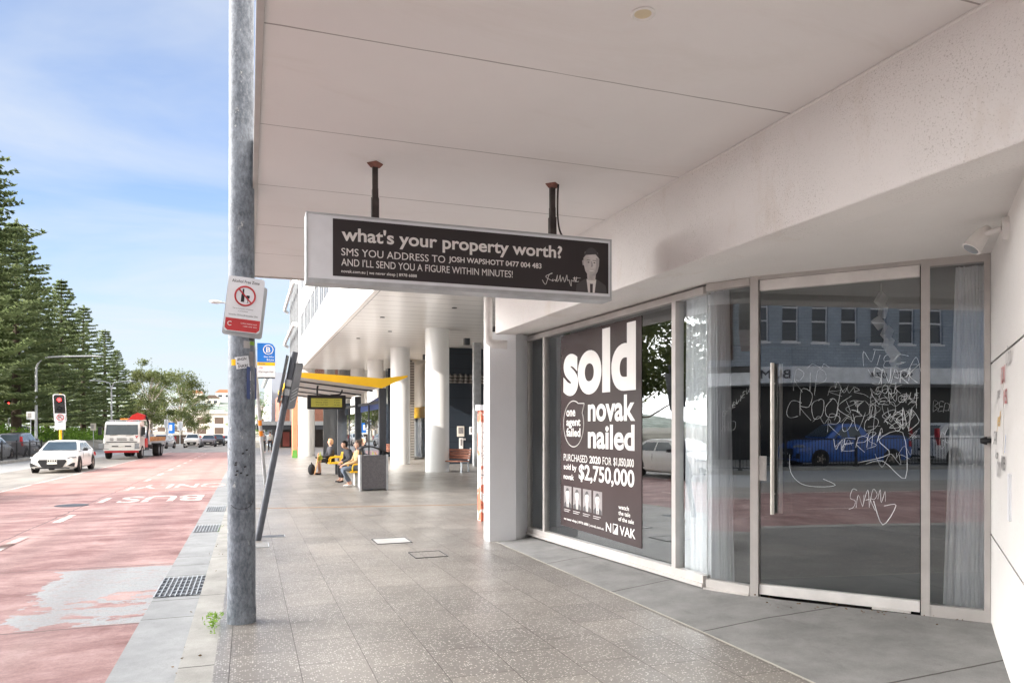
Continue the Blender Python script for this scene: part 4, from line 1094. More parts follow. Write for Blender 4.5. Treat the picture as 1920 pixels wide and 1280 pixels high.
# buildings up the street on the right
rb = thing('brick_shop', (5, 92, G(92)), 'red brick corner shop with a dark awning beyond the white columns', 'building')
b = B(); b.box(3.4, 14, 90, 104, G(90) - .4, 5.0); b.build('wall', M['redbrick'], rb)
b = B(); b.box(3.3, 14, 89.9, 90.0, 4.4, 4.7); b.box(4.55, 5.6, 89.94, 89.99, 2.0, 4.2); b.build('white_window', M['cream'], rb)
b = B(); b.box(0.9, 14, 87.2, 104, 1.05, 1.75); b.build('awning', M['dark'], rb)
b = B(); b.box(0.9, 14, 87.1, 87.2, 1.55, 2.0); b.build('awning_sign', M['galv'], rb)
b = B(); b.quad((3.5, 89.98, -1.1), (14, 89.98, -1.1), (14, 89.98, 1.05), (3.5, 89.98, 1.05)); b.build('shopfront', simple('dim shop window', (0.05, 0.035, 0.03), 0.3, world=True), rb)
b = B(); b.box(3.75, 4.5, 89.8, 89.9, -0.9, 0.75); b.build('red_poster', simple('faded red poster', (0.45, 0.12, 0.10), 0.6), rb)
ab = thing('apartment_building', (8, 115, G(115)), 'blue-grey apartment building with rows of windows beyond the red brick shop', 'building')
b = B(); b.box(2.9, 16, 104.1, 150, -2, 8.6); b.build('wall', M['bluegrey'], ab)
for k in range(9):
    for z in (2.2, 5.2):
        b = B(); y = 106 + k * 4.8; b.box(2.84, 2.9, y, y + 2.4, z, z + 1.8); w = b.build('window', M['ink'], ab)
        p = B(); p.quad((2.835, y + 0.15, z + .15), (2.835, y + 2.25, z + .15), (2.835, y + 2.25, z + 1.65), (2.835, y + 0.15, z + 1.65)); p.build('pane', M['bldglass'], w)
b = B(); b.box(2.4, 3.2, 104, 150, 8.6, 8.9); b.build('parapet', M['cream'], ab)
b = B(); b.box(0.6, 2.9, 104.1, 150, 1.0, 1.5); b.build('awning', M['dark'], ab)
for (x, y, w_, d_, h, m_, lab) in ((-26, 300, 34, 16, 8.5, 'whitecol', 'long white flat-roofed building at the end of the road'), (-8, 250, 17, 14, 7.0, 'cream', 'cream two-storey building with brown windows near the end of the road'), (12, 330, 30, 14, 11, 'ink', 'tall white building far up the road right of the others')):
    t = thing('distant_building', (x, y, -2), lab, 'building', 'buildings at the end of the road')
    b = B(); b.box(x - w_ / 2, x + w_ / 2, y, y + d_, -3, -2 + h); b.build('wall', M[m_], t)
    b = B(); b.box(x - w_ / 2 - .5, x + w_ / 2 + .5, y - .6, y + d_, -2 + h, -1.5 + h); b.build('roof', M['cream'], t)
    for k in range(int(w_ // 5)):
        for z in (0.6, 3.8):
            if z + 2 > h: continue
            b = B(); xx = x - w_ / 2 + 1.5 + k * 5; b.quad((xx, y - 0.02, -2 + z), (xx + 2.6, y - 0.02, -2 + z), (xx + 2.6, y - 0.02, z), (xx, y - 0.02, z)); b.build('window', M['brownwall'], t)
rg = random.Random(4)
hl = ['white house low on the far wooded hill', 'blue-grey house on the far hillside', 'red-roofed house near the top of the far hill', 'pale house at the crest of the far hill', 'cream house on the right slope of the far hill', 'brown-roofed house midway up the far hill', 'white block of flats on the far hill above the end building']
for k, (x, z, s_) in enumerate(((-52, 9, 13), (-38, 14, 12), (-42, 24, 12), (-20, 25, 13), (-8, 19, 12), (-28, 19, 11), (-60, 17, 14))):
    y = 560 + z * 5
    t = thing('house', (x, y, z), hl[k], 'house', 'houses on the far hill')
    b = B(); b.box(x - s_ / 2, x + s_ / 2, y, y + 9, z - 4, z + 4); b.build('wall', M[('whitecol', 'bluegrey', 'cream', 'whitecol', 'cream', 'cream', 'whitecol')[k]], t)
    b = B(); b.prism([(x - s_ / 2 - .6, z + 4), (x + s_ / 2 + .6, z + 4), (x + s_ / 2 - 3, z + 6.5), (x - s_ / 2 + 3, z + 6.5)], lambda u, v, d: (u, d, v), y - .6, y + 9.6); b.build('roof', M[('galv', 'galv', 'terra', 'terra', 'galv', 'brownwall', 'galv')[k]], t)
    b = B()
    b.box(x - s_ * .35, x - s_ * .1, y - .05, y, z, z + 2); b.box(x + s_ * .1, x + s_ * .35, y - .05, y, z, z + 2); b.build('window', M['bldglass'], t)

# ------------------------------------------------------------------ big street pole and what is fixed to it
PX, PY, PR = -0.055, 6.67, 0.113
pole = thing('utility_pole', (PX, PY, 0), 'tall weathered grey steel pole at the kerb with stickers and scuffs', 'pole')
b = B(); b.lathe([(PR + 0.004, -0.05), (PR + 0.004, 0.10), (PR, 0.12), (PR - 0.002, 1.6), (PR - 0.004, 1.62), (0.101, 4.0), (0.094, 9)], (0, 0, 0), 'Z', 40)
sh = b.build('shaft', M['pole'] if 'pole' in M else mat_pole(), None, 60); sh.location = (PX, PY, 0); adopt(sh, pole); 
def pole_fn(phi0, z0, r):
    """wrap a flat print round the pole; a runs to the right as seen from the camera"""
    def f(a, c, d=0.0):
        an = phi0 + a / r
        return Vector((PX + (r + d) * sin(an), PY - (r + d) * cos(an), z0 + c))
    return f
def patch(fn, w, h, m, name, parent, tilt=0.0, d=0.002):
    b = B(); n = 8; rows = []
    for j in range(3):
        rows.append([fn(w * (i / n - .5) * cos(tilt) - h * (j / 2 - .5) * sin(tilt), w * (i / n - .5) * sin(tilt) + h * (j / 2 - .5) * cos(tilt), d) for i in range(n + 1)])
    b.grid(rows); return b.build(name, m, parent)
pf = pole_fn(0.08, 2.165, 0.106)
st = patch(pf, 0.112, 0.10, M['signwhite'], 'sticker', pole, 0.16)
for body, z, w_, h_ in (('BNGN', 0.016, 0.075, 0.024), ('SNKRS', -0.042, 0.085, 0.024)):
    text(body, (0, 0, 0), (1, 0, 0), (0, 0, 1), w_, h_, M['black'], st, 0.03, 0.3, bend=lambda a, c, d, z=z, w_=w_: pf((a - w_ / 2) * .987 - (c + z) * .16, (a - w_ / 2) * .16 + (c + z) * .987, 0.003 + d * .2))
b = B(); sw = [(-.045, .004), (-.040, -.010), (-.02, -.012), (.048, .016), (-.015, .002), (-.03, -.002)]
b.quad(*[pf(u * .987 - v * .16, u * .16 + v * .987, 0.0035) for u, v in sw]); b.build('swoosh_mark', M['black'], st)
patch(pole_fn(-0.62, 2.165, 0.106), 0.04, 0.05, M['yellow'], 'sticker', pole)
patch(pole_fn(0.42, 2.315, 0.106), 0.055, 0.06, M['inkgrey'], 'sticker', pole)
patch(pole_fn(0.95, 2.33, 0.106), 0.07, 0.03, simple('lime sticker', (0.25, 0.45, 0.05), 0.5), 'sticker', pole)
patch(pole_fn(0.95, 2.39, 0.106), 0.075, 0.075, M['inkdark'], 'sticker', pole)
patch(pole_fn(0.85, 2.20, 0.106), 0.05, 0.12, M['shadeprint'], 'sticker', pole)
scuff = pole_fn(0.25, 1.30, 0.113)
b = B()
for k in range(9):
    u = random.uniform(-.09, .06); z = random.uniform(-.10, .14)
    b.quad(scuff(u, z, .001), scuff(u + .02, z + .004, .001), scuff(u + .022, z + .016, .001), scuff(u + .002, z + .014, .001))
b.build('stencil_marks', M['black'], pole)
b = B(); r3 = pole_fn(0.35, 0.98, 0.113); b.tube([r3(s, z, .001) for s, z in smooth_path([(-.13, .0), (-.08, -.03), (0, -.03), (.05, .0), (.06, .03)])], 0.0025, 5, False); b.build('scratch', M['black'], pole)

def sign_plate(o, ux, uy, w, h, r, m, name, parent, t=0.003):
    f = plane_fn(o, ux, uy); pts = []
    for (cx, cy, a0) in ((w - r, r, -90), (w - r, h - r, 0), (r, h - r, 90), (r, r, 180)):
        pts += [(cx + r * cos(rad(a0 + k * 22.5)), cy + r * sin(rad(a0 + k * 22.5))) for k in range(5)]
    return B().prism(pts, f, -t, 0).build(name, m, parent), f
def rot_axes(yaw, roll):
    ux = Vector((cos(yaw), sin(yaw), 0)); uz = Vector((0, 0, 1))
    return ux * cos(roll) + uz * sin(roll), uz * cos(roll) - ux * sin(roll)
az = thing('alcohol_free_sign', (PX, 6.52, 2.4), 'white and red alcohol free zone sign strapped to the grey pole', 'sign')
ux, uy = rot_axes(rad(-4), rad(-5.5))
o_ = Vector((-0.195, 6.53, 2.425))
pl, sf2 = sign_plate(o_, ux, uy, 0.285, 0.455, 0.025, M['signwhite'], 'plate', az)
def at(a, c, d=0.001): return sf2(a, c, d)
def azt(body, a, c, w_, h_, m_, bold=0.0): return text(body, at(a, c), ux, uy, w_, h_, M[m_], az, bold, lift=0.0005)
b = B(); b.quad(at(0.008, 0.025), at(0.03, 0.006), at(0.255, 0.006), at(0.279, 0.03), at(0.279, 0.108), at(0.008, 0.108)); b.build('red_band', M['signred'], az)
azt('Alcohol Free Zone', 0.03, 0.405, 0.215, 0.025, 'inkdark', 0.02)
azt('The consumption of alcohol', 0.055, 0.185, 0.16, 0.012, 'inkdark'); azt('is prohibited', 0.10, 0.165, 0.075, 0.012, 'inkdark'); azt('November 2016 to 30 November 2020', 0.03, 0.132, 0.225, 0.013, 'inkdark')
azt('northern beaches council', 0.13, 0.068, 0.125, 0.012, 'ink'); azt('1300 434 434', 0.15, 0.045, 0.105, 0.010, 'ink')
b = B(); b.lathe([(0.022, 0), (0.022, 0.001)], (0, 0, 0), 'Z', 14); 
rg_ = B(); rg_.tube([at(0.142 + 0.078 * cos(k * pi / 16), 0.300 + 0.078 * sin(k * pi / 16), 0.002) for k in range(33)], 0.0075, 6, False)
rg_.tube([at(0.142 - 0.055, 0.300 + 0.055, 0.002), at(0.142 + 0.055, 0.300 - 0.055, 0.002)], 0.0062, 6)
rg_.build('ban_ring', M['signred'], az)
b = B(); b.quad(*[at(0.125 + u, 0.250 + v, 0.0012) for u, v in ((-.013, 0), (.013, 0), (.013, .06), (.006, .075), (.006, .108), (-.006, .108), (-.006, .075), (-.013, .06))])
b.quad(*[at(0.165 + u, 0.245 + v, 0.0012) for u, v in ((-.009, 0), (.009, 0), (.002, .006), (.002, .03), (.014, .045), (.013, .062), (-.013, .062), (-.014, .045), (-.002, .03), (-.002, .006))])
b.build('bottle_and_glass', M['black'], az)
b = B(); b.tube([at(0.045 + 0.016 * cos(a), 0.062 + 0.016 * sin(a), 0.001) for a in [rad(40 + k * 20) for k in range(15)]], 0.004, 5); b.tube([at(0.142, 0.392, 0), at(0.142, 0.392, 0.006)], 0.010, 10); b.build('emblem', M['ink'], az)
b = B(); b.tube([(PX + 0.108 * sin(k * pi / 12), PY - 0.108 * cos(k * pi / 12), 2.70) for k in range(25)], 0.006, 6, False)
b.tube([(PX + 0.108 * sin(k * pi / 12), PY - 0.108 * cos(k * pi / 12), 2.50) for k in range(25)], 0.006, 6, False); b.build('strap', M['galv'], az)
s2 = thing('street_sign', (PX, 6.545, 2.4), 'plain grey-backed sign plate tucked behind the alcohol free zone sign', 'sign')
ux2, uy2 = rot_axes(rad(3), rad(-6.5))
sign_plate(Vector((-0.208, 6.550, 2.395)), ux2, uy2, 0.315, 0.44, 0.025, M['galv'], 'plate', s2)
b = B(); b.tube([(PX, 6.552, 2.60), (PX, 6.57, 2.60)], 0.012, 8); b.build('bolt', M['galv'], s2)
ps = thing('parking_sign', (0.04, 6.66, 2.0), 'narrow blue parking sign clamped edge-on to the grey pole', 'sign')
uxp = Vector((0.50, 0.866, 0)).normalized()
pl, f3 = sign_plate(Vector((PX + 0.118 * 0.866 - 0.075 * 0.5 - 0.02, PY - 0.118 * 0.5 - 0.075 * 0.866, 1.86)), uxp, (0, 0, 1), 0.15, 0.27, 0.015, M['navy'], 'plate', ps)
text('P', f3(0.045, 0.155), uxp, (0, 0, 1), 0.06, 0.08, M['ink'], ps, 0.04); text('S', f3(0.045, 0.04), uxp, (0, 0, 1), 0.05, 0.06, M['ink'], ps, 0.04)

# ------------------------------------------------------------------ bus stop flag and leaning post
bs = thing('bus_stop_sign', (0.48, 24.5, G(24.5)), 'blue and yellow bus stop flag sign on a thin leaning grey pole', 'sign')
b = B(); b.tube([(0.50, 24.5, G(24.5)), (0.12, 23.0, 4.15)], 0.055, 12); b.build('pole', M['galv'], bs, 50)
b = B()
for z in (1.30, 1.62): b.tube([(0.50 - 0.38 * (z + .23) / 4.38, 24.5 - 1.5 * (z + .23) / 4.38, z), (0.50 - 0.38 * (z + .41) / 4.38, 24.5 - 1.5 * (z + .41) / 4.38, z + 0.16)], 0.0575, 12)
b.build('orange_band', M['orange'], bs)
FX, FY = 0.245, 23.05
fpl = plane_fn((FX, FY, 2.98), (1, -0.1, 0), (0, 0, 1))
b = B(); b.prism([(0, 0.50), (0.50, 0.50), (0.50, 0.93), (0.43, 1.03), (0.34, 1.06), (0, 1.06)], fpl, -0.02, 0); b.build('blue_flag', M['blue'], bs)
b = B(); b.prism([(0, 0.40), (0.50, 0.40), (0.50, 0.498), (0, 0.498)], fpl, -0.02, 0); b.build('yellow_band', M['yellow'], bs)
b = B(); b.prism([(0, 0.06), (0.50, 0.06), (0.50, 0.398), (0, 0.398)], fpl, -0.02, 0); b.build('white_band', M['signwhite'], bs)
b = B(); b.prism([(0.02, 0.02), (0.50, 0.02), (0.50, 0.058), (0.02, 0.058)], fpl, -0.02, 0); b.build('black_band', M['black'], bs)
b = B(); b.tube([fpl(0.31 + 0.135 * cos(k * pi / 14), 0.87 + 0.135 * sin(k * pi / 14), 0.004) for k in range(29)], 0.014, 6, False); b.build('ring', M['ink'], bs)
for body, a, c, w_, h_, m_, bo in (('B', 0.25, 0.79, 0.12, 0.16, 'ink', 0.04), ('Dee Why', 0.19, 0.625, 0.28, 0.055, 'ink', 0.02), ('B-Line', 0.27, 0.545, 0.20, 0.055, 'ink', 0.02), ('B-Line', 0.05, 0.425, 0.18, 0.045, 'navy', 0.02), ('176', 0.05, 0.31, 0.10, 0.05, 'signred', 0.02), ('Warringah Mall', 0.03, 0.18, 0.42, 0.06, 'inkdark', 0.02)):
    text(body, fpl(a, c, 0.001), (1, -0.1, 0), (0, 0, 1), w_, h_, M[m_], bs, bo)
b = B(); b.tube([fpl(-0.13, 0.9, -0.01), fpl(0.01, 0.9, -0.01)], 0.015, 6); b.tube([fpl(-0.09, 0.2, -0.01), fpl(0.01, 0.2, -0.01)], 0.015, 6); b.build('bracket', M['galv'], bs)

lp = thing('leaning_sign_post', (0.13, 11.65, G(11.65)), 'charcoal post leaning to the right with a grey sign plate seen edge-on', 'sign post')
L0, L1 = Vector((0.13, 11.65, G(11.65))), Vector((0.66, 11.65, 2.74))
b = B(); b.tube([L0, L1], 0.049, 16); b.build('post', M['midgrey'], lp, 50)
ax = (L1 - L0).normalized()
pb = L1 - ax * 0.78
uxl = Vector((0.16, 1.0, 0.0)).normalized(); uyl = ax
fl2 = plane_fn(pb + Vector((-0.10, -0.11, 0.0)), uxl, uyl)
b = B(); b.prism([(0, 0), (0.22, 0), (0.22, 0.72), (0, 0.72)], fl2, -0.018, 0.0); b.build('plate', M['midgrey'], lp)
fl3 = plane_fn(pb + Vector((0.035, -0.05, -0.10)), Vector((0.92, 0.4, 0.1)).normalized(), uyl)
b = B(); b.prism([(0.0, 0.0), (0.10, 0), (0.12, 0.03), (0.12, 0.68), (0.10, 0.71), (0, 0.71)], fl3, -0.03, 0.0); b.build('plate', simple('grey sign back', (0.21, 0.22, 0.235), 0.5), lp)
b = B()
for k in (0.16, 0.30): b.tube([pb + ax * (k - .05), pb + ax * (k + .05)], 0.057, 14); 
for k in (0.12, 0.17, 0.22, 0.27): b.bar(fl3(0.02, k, 0.004), fl3(0.10, k + 0.05, 0.004), 0.012, 0.012)
b.build('clamp', M['galv'], lp)

# ------------------------------------------------------------------ things set in the ground
def grate(x0, x1, y0, y1, label):
    zc = G((y0 + y1) / 2) - 0.108
    t = thing('drain_grate', ((x0 + x1) / 2, (y0 + y1) / 2, zc), label, 'drain grate', 'gutter drain grates')
    def g(x, y, d=0.0): return (x, y, G(y) - 0.113 + d)
    b = B(); b.quad(g(x0, y0), g(x1, y0), g(x1, y1), g(x0, y1)); b.build('pit', M['black'], t)
    b = B(); nx, ny = 9, 6
    for i in range(nx + 1): 
        x = x0 + (x1 - x0) * i / nx; b.bar(g(x, y0, .006), g(x, y1, .006), 0.011, 0.010)
    b.build('grid', M['galv'], t)
    b = B()
    for i in range(ny):
        for s_ in (0, 1):
            ya = y0 + (y1 - y0) * (i + s_) / ny; yb = y0 + (y1 - y0) * (i + 1 - s_) / ny
            b.bar(g(x0, ya, .004), g(x1, yb, .004), 0.007, 0.008)
    b.build('cross_bars', M['galv'], t)
grate(-0.93, -0.47, 8.50, 9.62, 'wide steel drain grate in the gutter just beyond the big pole')
grate(-0.90, -0.46, 13.9, 14.9, 'steel drain grate in the gutter with a green weed at its corner')
grate(-0.88, -0.46, 17.5, 18.6, 'farthest steel drain grate in the gutter toward the lane lettering')
def cover(x0, x1, y0, y1, label, m, rim=True):
    t = thing('access_cover', ((x0 + x1) / 2, (y0 + y1) / 2, G(y0)), label, 'access cover')
    b = B(); b.quad(*[(x, y, G(y) + 0.006) for x, y in ((x0, y0), (x1, y0), (x1, y1), (x0, y1))]); b.build('lid', m, t)
    b = B()
    for p_, q_ in (((x0, y0), (x1, y0)), ((x1, y0), (x1, y1)), ((x1, y1), (x0, y1)), ((x0, y1), (x0, y0))):
        b.bar((p_[0], p_[1], G(p_[1]) + .007), (q_[0], q_[1], G(q_[1]) + .007), 0.010, 0.006)
    b.build('rim', M['dark'] if rim else M['galv'], t)
cover(1.74, 2.24, 10.62, 11.16, 'pale square access cover in the paving', simple('pale cover', (0.45, 0.44, 0.42), 0.6, world=True))
cover(2.0, 2.42, 9.25, 9.72, 'dark rimmed paved access cover near the shop pier', M['footpath'])
cover(0.17, 0.53, 11.9, 12.12, 'narrow slotted drain cover beside the leaning post', M['dark'], False)
cover(0.02, 0.27, 10.9, 11.35, 'small grey framed cover at the foot of the leaning post', M['apron'], False)
mh = B(); mh.lathe([(0.36, 0), (0.36, 0.008), (0.33, 0.010)], (-4.0, 20.3, G(20.3) - 0.118), 'Z', 24)
tag(mh.build('manhole_cover', M['dark'], None), 'dark round manhole cover in the red bus lane', 'manhole cover')
for nm, x, y, z, n_, hh, lab in (('weed', -0.27, 6.6, 0.0, 120, 0.10, 'small green weed growing from the kerb joint beside the big pole'), ('weed', -0.42, 13.6, -0.2, 70, 0.12, 'green weed growing beside the second drain grate')):
    b = B()
    for k in range(n_):
        u = random.gauss(0, .03); v = random.gauss(0, .13); b.leaf((x + u, y + v, z + random.uniform(0.0, hh) * math.exp(-abs(v) * 6) + .01), random.uniform(.02, .05), .4, 1.2)
    tag(b.build(nm, M['weed'], None), lab, 'plant')

rg = random.Random(12)
b = B()
for k in range(170):
    if k < 90: y = rg.uniform(6.3, 10.2); x = 4.10 + (10.5 - y) * .02 - abs(rg.gauss(0, .10)); z = G(y) + .035
    elif k < 140: q_ = rg.uniform(0, 1.7); pt = fD(q_, 0, .08 + abs(rg.gauss(0, .14))); x, y, z = pt[0], pt[1], .100
    else: x = rg.uniform(-.55, -.3); y = rg.uniform(5.5, 15); z = G(y) - (.108 if x < -.45 else -.004)
    b.leaf((x, y, z + .006), rg.uniform(.012, .035), .5, .12)
tag(b.build('leaf_litter', simple('dry brown leaf', (0.16, 0.10, 0.05), 0.9, var=.5, sc=9), None), 'dry leaf crumbs and grit along the shop plinth and gutter', 'litter', kind='stuff')

# ------------------------------------------------------------------ bus shelter
bsx = thing('bus_shelter', (3.6, 26, G(26)), 'bus shelter with a yellow edged butterfly canopy and glass back', 'bus shelter')
Y0, Y1 = 21.0, 31.5
prof = [(1.18, 3.08), (1.18, 2.95), (3.56, 2.67), (4.30, 3.00), (4.30, 3.05), (3.56, 2.95)]
def slope(u, v, d): return (u, d, v + G(d) - G(21))
b = B(); b.prism([(u + (0.0), v) for u, v in prof], slope, Y0, Y0 + 0.06); b.build('yellow_fascia', M['yellow'], bsx)
b = B(); b.prism([(1.20, 3.06), (1.20, 2.97), (3.55, 2.71), (4.27, 3.01), (4.27, 3.03), (3.56, 2.93)], slope, Y0 + 0.061, Y1); b.build('canopy', simple('silver canopy lining', (0.58, 0.55, 0.53), 0.5, 0.2, var=0.15, sc=2), bsx)
b = B(); b.prism([(1.14, 3.10), (1.14, 2.94), (1.195, 2.94), (1.195, 3.10)], slope, Y0, Y1); b.build('yellow_edge', M['yellow'], bsx)
for y in (22.2, 24.6, 27, 29.4): B().prism([(1.3, 2.93), (1.3, 2.89), (3.5, 2.63), (3.5, 2.68)], slope, y, y + 0.08).build('cross_beam', M['dark'], bsx)
for y in (21.25, 26.3, 31.2):
    b = B(); b.box(3.52, 3.72, y - 0.09, y + 0.09, G(y) - 0.02, 2.68 + G(y) - G(21)); b.build('post', M['dark'], bsx, bevel=0.01)
b = B(); b.box(3.45, 3.72, 30.9, 31.15, G(31), 2.4); b.build('end_frame', M['dark'], bsx)
for ya, yb in ((21.5, 23.8), (23.9, 26.15), (26.45, 28.7), (28.8, 31.0)):
    b = B(); b.quad((3.63, ya, G(ya) + .15), (3.63, yb, G(yb) + .15), (3.63, yb, 2.30 + G(yb)), (3.63, ya, 2.30 + G(ya))); b.build('glass_panel', M['clearglass'], bsx)
b = B(); b.box(3.60, 3.66, 21.3, 31.0, 2.26, 2.34); b.box(3.61, 3.65, 23.81, 23.89, -0.2, 2.3); b.box(3.61, 3.65, 28.71, 28.79, -0.2, 2.3); b.build('glass_rail', M['dark'], bsx)
b = B(); b.prism([(21.6, 2.0), (26.0, 1.86), (26.0, 2.24), (21.6, 2.50)], lambda u, v, d: (d, u, v), 3.67, 3.70); b.build('blue_awning_panel', M['navy'], bsx)
b = B(); b.box(3.70, 4.0, 25.2, 25.9, G(25), 1.45); b.build('info_panel', simple('blue info panel', (0.05, 0.16, 0.33), 0.4), bsx)
b = B(); scrawl(b, lambda s, z, d=0.0: (3.62 - d, 26.3 - s, z), 1.7, 1.52, 'WR', 1.9, 0.24, 0.02); b.build('graffiti', M['black'], bsx)
dp = thing('arrival_display', (2.3, 23.5, 2.3), 'black passenger display with amber lines hung under the yellow canopy', 'display')
b = B(); b.box(1.70, 2.86, 23.45, 23.62, 2.11, 2.55); b.build('casing', M['black'], dp, bevel=0.02)
b = B(); b.quad((1.81, 23.445, 2.18), (2.74, 23.445, 2.18), (2.74, 23.445, 2.45), (1.81, 23.445, 2.45)); b.build('screen', M['lcd'], dp)
for k, (ln, mn) in enumerate((('Manly Warringah', '4 min'), ('Mona Vale', '7 min'), ('Warringah Mall', '12 min'))):
    z = 2.385 - k * 0.078
    text(ln, (1.95, 23.443, z), (1, 0, 0), (0, 0, 1), 0.36, 0.035, M['black'], dp, 0.02); text(mn, (2.50, 23.443, z), (1, 0, 0), (0, 0, 1), 0.18, 0.035, M['black'], dp, 0.02)
b = B(); b.tube(smooth_path([(2.0, 23.53, 2.55), (2.0, 23.53, 2.72), (2.02, 23.53, 2.84)]), 0.03, 8); b.tube(smooth_path([(2.4, 23.53, 2.55), (2.68, 23.53, 2.58), (2.76, 23.53, 2.72)]), 0.025, 8); b.build('hanger', M['black'], dp)

def yellow_seat(x, y, label, n=1):
    z = G(y)
    t = thing('bus_stop_bench', (x, y, z), label, 'bench', 'yellow bus shelter benches')
    b = B(); b.box(x - 0.28, x + 0.24, y - 0.55, y + 0.55, z + 0.43, z + 0.48); b.build('seat', M['yellow'], t, bevel=0.012)
    b = B(); b.prism([(x + 0.22, z + 0.5), (x + 0.26, z + 0.5), (x + 0.36, z + 0.86), (x + 0.32, z + 0.86)], lambda u, v, d: (u, d, v), y - 0.55, y + 0.55); b.build('backrest', M['yellow'], t, bevel=0.01)
    for s_ in (-0.55, 0.0, 0.55):
        b = B(); b.tube(smooth_path([(x - 0.22, y + s_, z + 0.48), (x - 0.20, y + s_, z + 0.64), (x - 0.1, y + s_, z + 0.68), (x + 0.28, y + s_, z + 0.68)]), 0.022, 8); b.build('armrest', M['yellow'], t, 50)
    b = B(); b.box(x + 0.02, x + 0.16, y - 0.1, y + 0.1, z, z + 0.43); b.build('pedestal', M['dark'], t)
yellow_seat(3.15, 29.3, 'yellow bus shelter seat under the sandy-haired person farther along')
yellow_seat(3.10, 22.6, 'yellow bus shelter seat by the grey bin under the person in beige')

def bench(x, y, rz, label):
    t = thing('park_bench', (0, 0, 0), label, 'bench', 'timber slat benches under the building')
    for k in range(5): 
        b = B(); b.box(-0.85, 0.85, -0.30 + k * 0.105, -0.21 + k * 0.105, 0.43, 0.465); b.build('seat_slat', M['timber'], t, bevel=0.006)
    for k in range(4):
        b = B(); z = 0.52 + k * 0.105; d = 0.27 + k * 0.028
        b.obox((0, d, z + .05), (1.7, 0.03, 0.088), M3=Matrix.Rotation(-0.26, 3, 'X')); b.build('back_slat', M['timber'], t, bevel=0.006)
    for s_ in (-0.78, 0.78):
        b = B(); b.bar((s_, -0.24, 0), (s_, -0.22, 0.43), 0.05, 0.06); b.bar((s_, 0.25, 0), (s_, 0.22, 0.43), 0.05, 0.06); b.bar((s_, -0.28, 0.41), (s_, 0.26, 0.41), 0.05, 0.05); b.bar((s_, 0.24, 0.40), (s_, 0.40, 0.98), 0.05, 0.05); b.build('leg_frame', M['galv'], t)
    b = B(); b.tube(smooth_path([(-0.80, 0.30, 0.66), (-0.80, -0.1, 0.70), (-0.80, -0.30, 0.68), (-0.80, -0.16, 0.47)]), 0.02, 8); b.build('armrest', M['dark'], t, 50)
    t.location = (x, y, G(y)); t.rotation_euler = (0, 0, rz)
bench(7.75, 29.4, rad(-52), 'red-brown slatted bench in front of the nearest white column')
bench(8.5, 46.0, rad(100), 'red-brown slatted bench half hidden behind the grey bin')

bn = thing('litter_bin', (3.28, 20.9, G(20.9)), 'large grey litter bin with a black curved hood beside the bus shelter', 'bin')
zb = G(20.9)
b = B(); b.prism([(-.33, .05), (.33, .05), (.345, .98), (-.345, .98)], lambda u, v, d: (3.28 + u, d, zb + v), 20.62, 20.66); b.build('front_panel', M['binpanel'], bn, bevel=0.006)
b = B(); b.box(2.93, 3.63, 20.66, 21.28, zb + .04, zb + 0.97); b.build('body', simple('grey bin body', (0.33, 0.33, 0.34), 0.5), bn, bevel=0.01)
for s_ in (-1, 1):
    b = B(); b.box(3.28 + s_ * 0.365 - 0.025, 3.28 + s_ * 0.365 + 0.025, 20.60, 20.68, zb, zb + 1.0); b.build('corner_post', M['galv'], bn)
b = B(); rows = []
for k in range(13):
    t_ = k / 12; rows.append([(2.90 + 0.84 * t_, 20.62, zb + 0.99 + 0.27 * sin(pi * min(1, t_ * .85 + .15)) ** .8 * (1 - .55 * t_)), (2.90 + 0.84 * t_, 21.26, zb + 0.99 + 0.27 * sin(pi * min(1, t_ * .85 + .15)) ** .8 * (1 - .55 * t_))])
b.grid(rows); hoodo = b.build('hood', M['black'], bn, 60); hoodo.modifiers.new('thick', 'SOLIDIFY').thickness = 0.03
b = B()
for y in (20.66, 21.22): b.tube([(2.98, y, zb + .95), (2.98, y, zb + 1.16)], 0.02, 8); b.tube([(3.55, y, zb + .95), (3.55, y, zb + 1.10)], 0.02, 8)
b.build('hood_stay', M['black'], bn)
ob = thing('graffiti_cabinet', (4.35, 13.1, G(13)), 'orange and white scrawled cabinet behind the shop pier', 'cabinet')
b = B(); b.box(3.93, 4.8, 12.7, 12.92, G(13) - .02, 1.9); b.build('body', mat_graffiti_box(), ob, bevel=0.01)
b = B(); b.box(3.90, 4.85, 12.68, 12.94, 1.901, 2.0); b.build('cap', M['signwhite'], ob)
gb = thing('a_frame_sign', (2.85, 50.2, G(50)), 'small green sandwich board sign at the foot of the terracotta pier', 'sign')
for s_ in (-1, 1):
    b = B(); b.prism([(-.16, 0), (.16, 0), (.14, .52), (-.14, .52)], lambda u, v, d: (2.85 + u, 50.2 + d + s_ * (0.17 - v * .3), G(50) + v), -.012, .012); b.build('board', M['green'], gb)

# ------------------------------------------------------------------ people
def skin_body(name, verts, edges, radii, m, parent=None, sub=1):
    me = bpy.data.meshes.new(name); me.from_pydata(verts, edges, []); o = bpy.data.objects.new(name, me); COL.objects.link(o)
    md = o.modifiers.new('skin', 'SKIN'); md.use_smooth_shade = True
    if sub: sd = o.modifiers.new('sub', 'SUBSURF'); sd.levels = sub; sd.render_levels = sub
    sk = me.skin_vertices[0].data
    for i, r in enumerate(radii):
        sk[i].radius = (r, r) if isinstance(r, (int, float)) else r
        sk[i].use_root = (i == 0)
    bpy.context.view_layer.update()
    me2 = bpy.data.meshes.new_from_object(o.evaluated_get(bpy.context.evaluated_depsgraph_get()))
    bpy.data.objects.remove(o); bpy.data.meshes.remove(me)
    me2.name = name; me2.materials.clear(); me2.materials.append(m)
    o2 = bpy.data.objects.new(name, me2); COL.objects.link(o2)
    if parent is not None: o2.parent = parent
    return o2


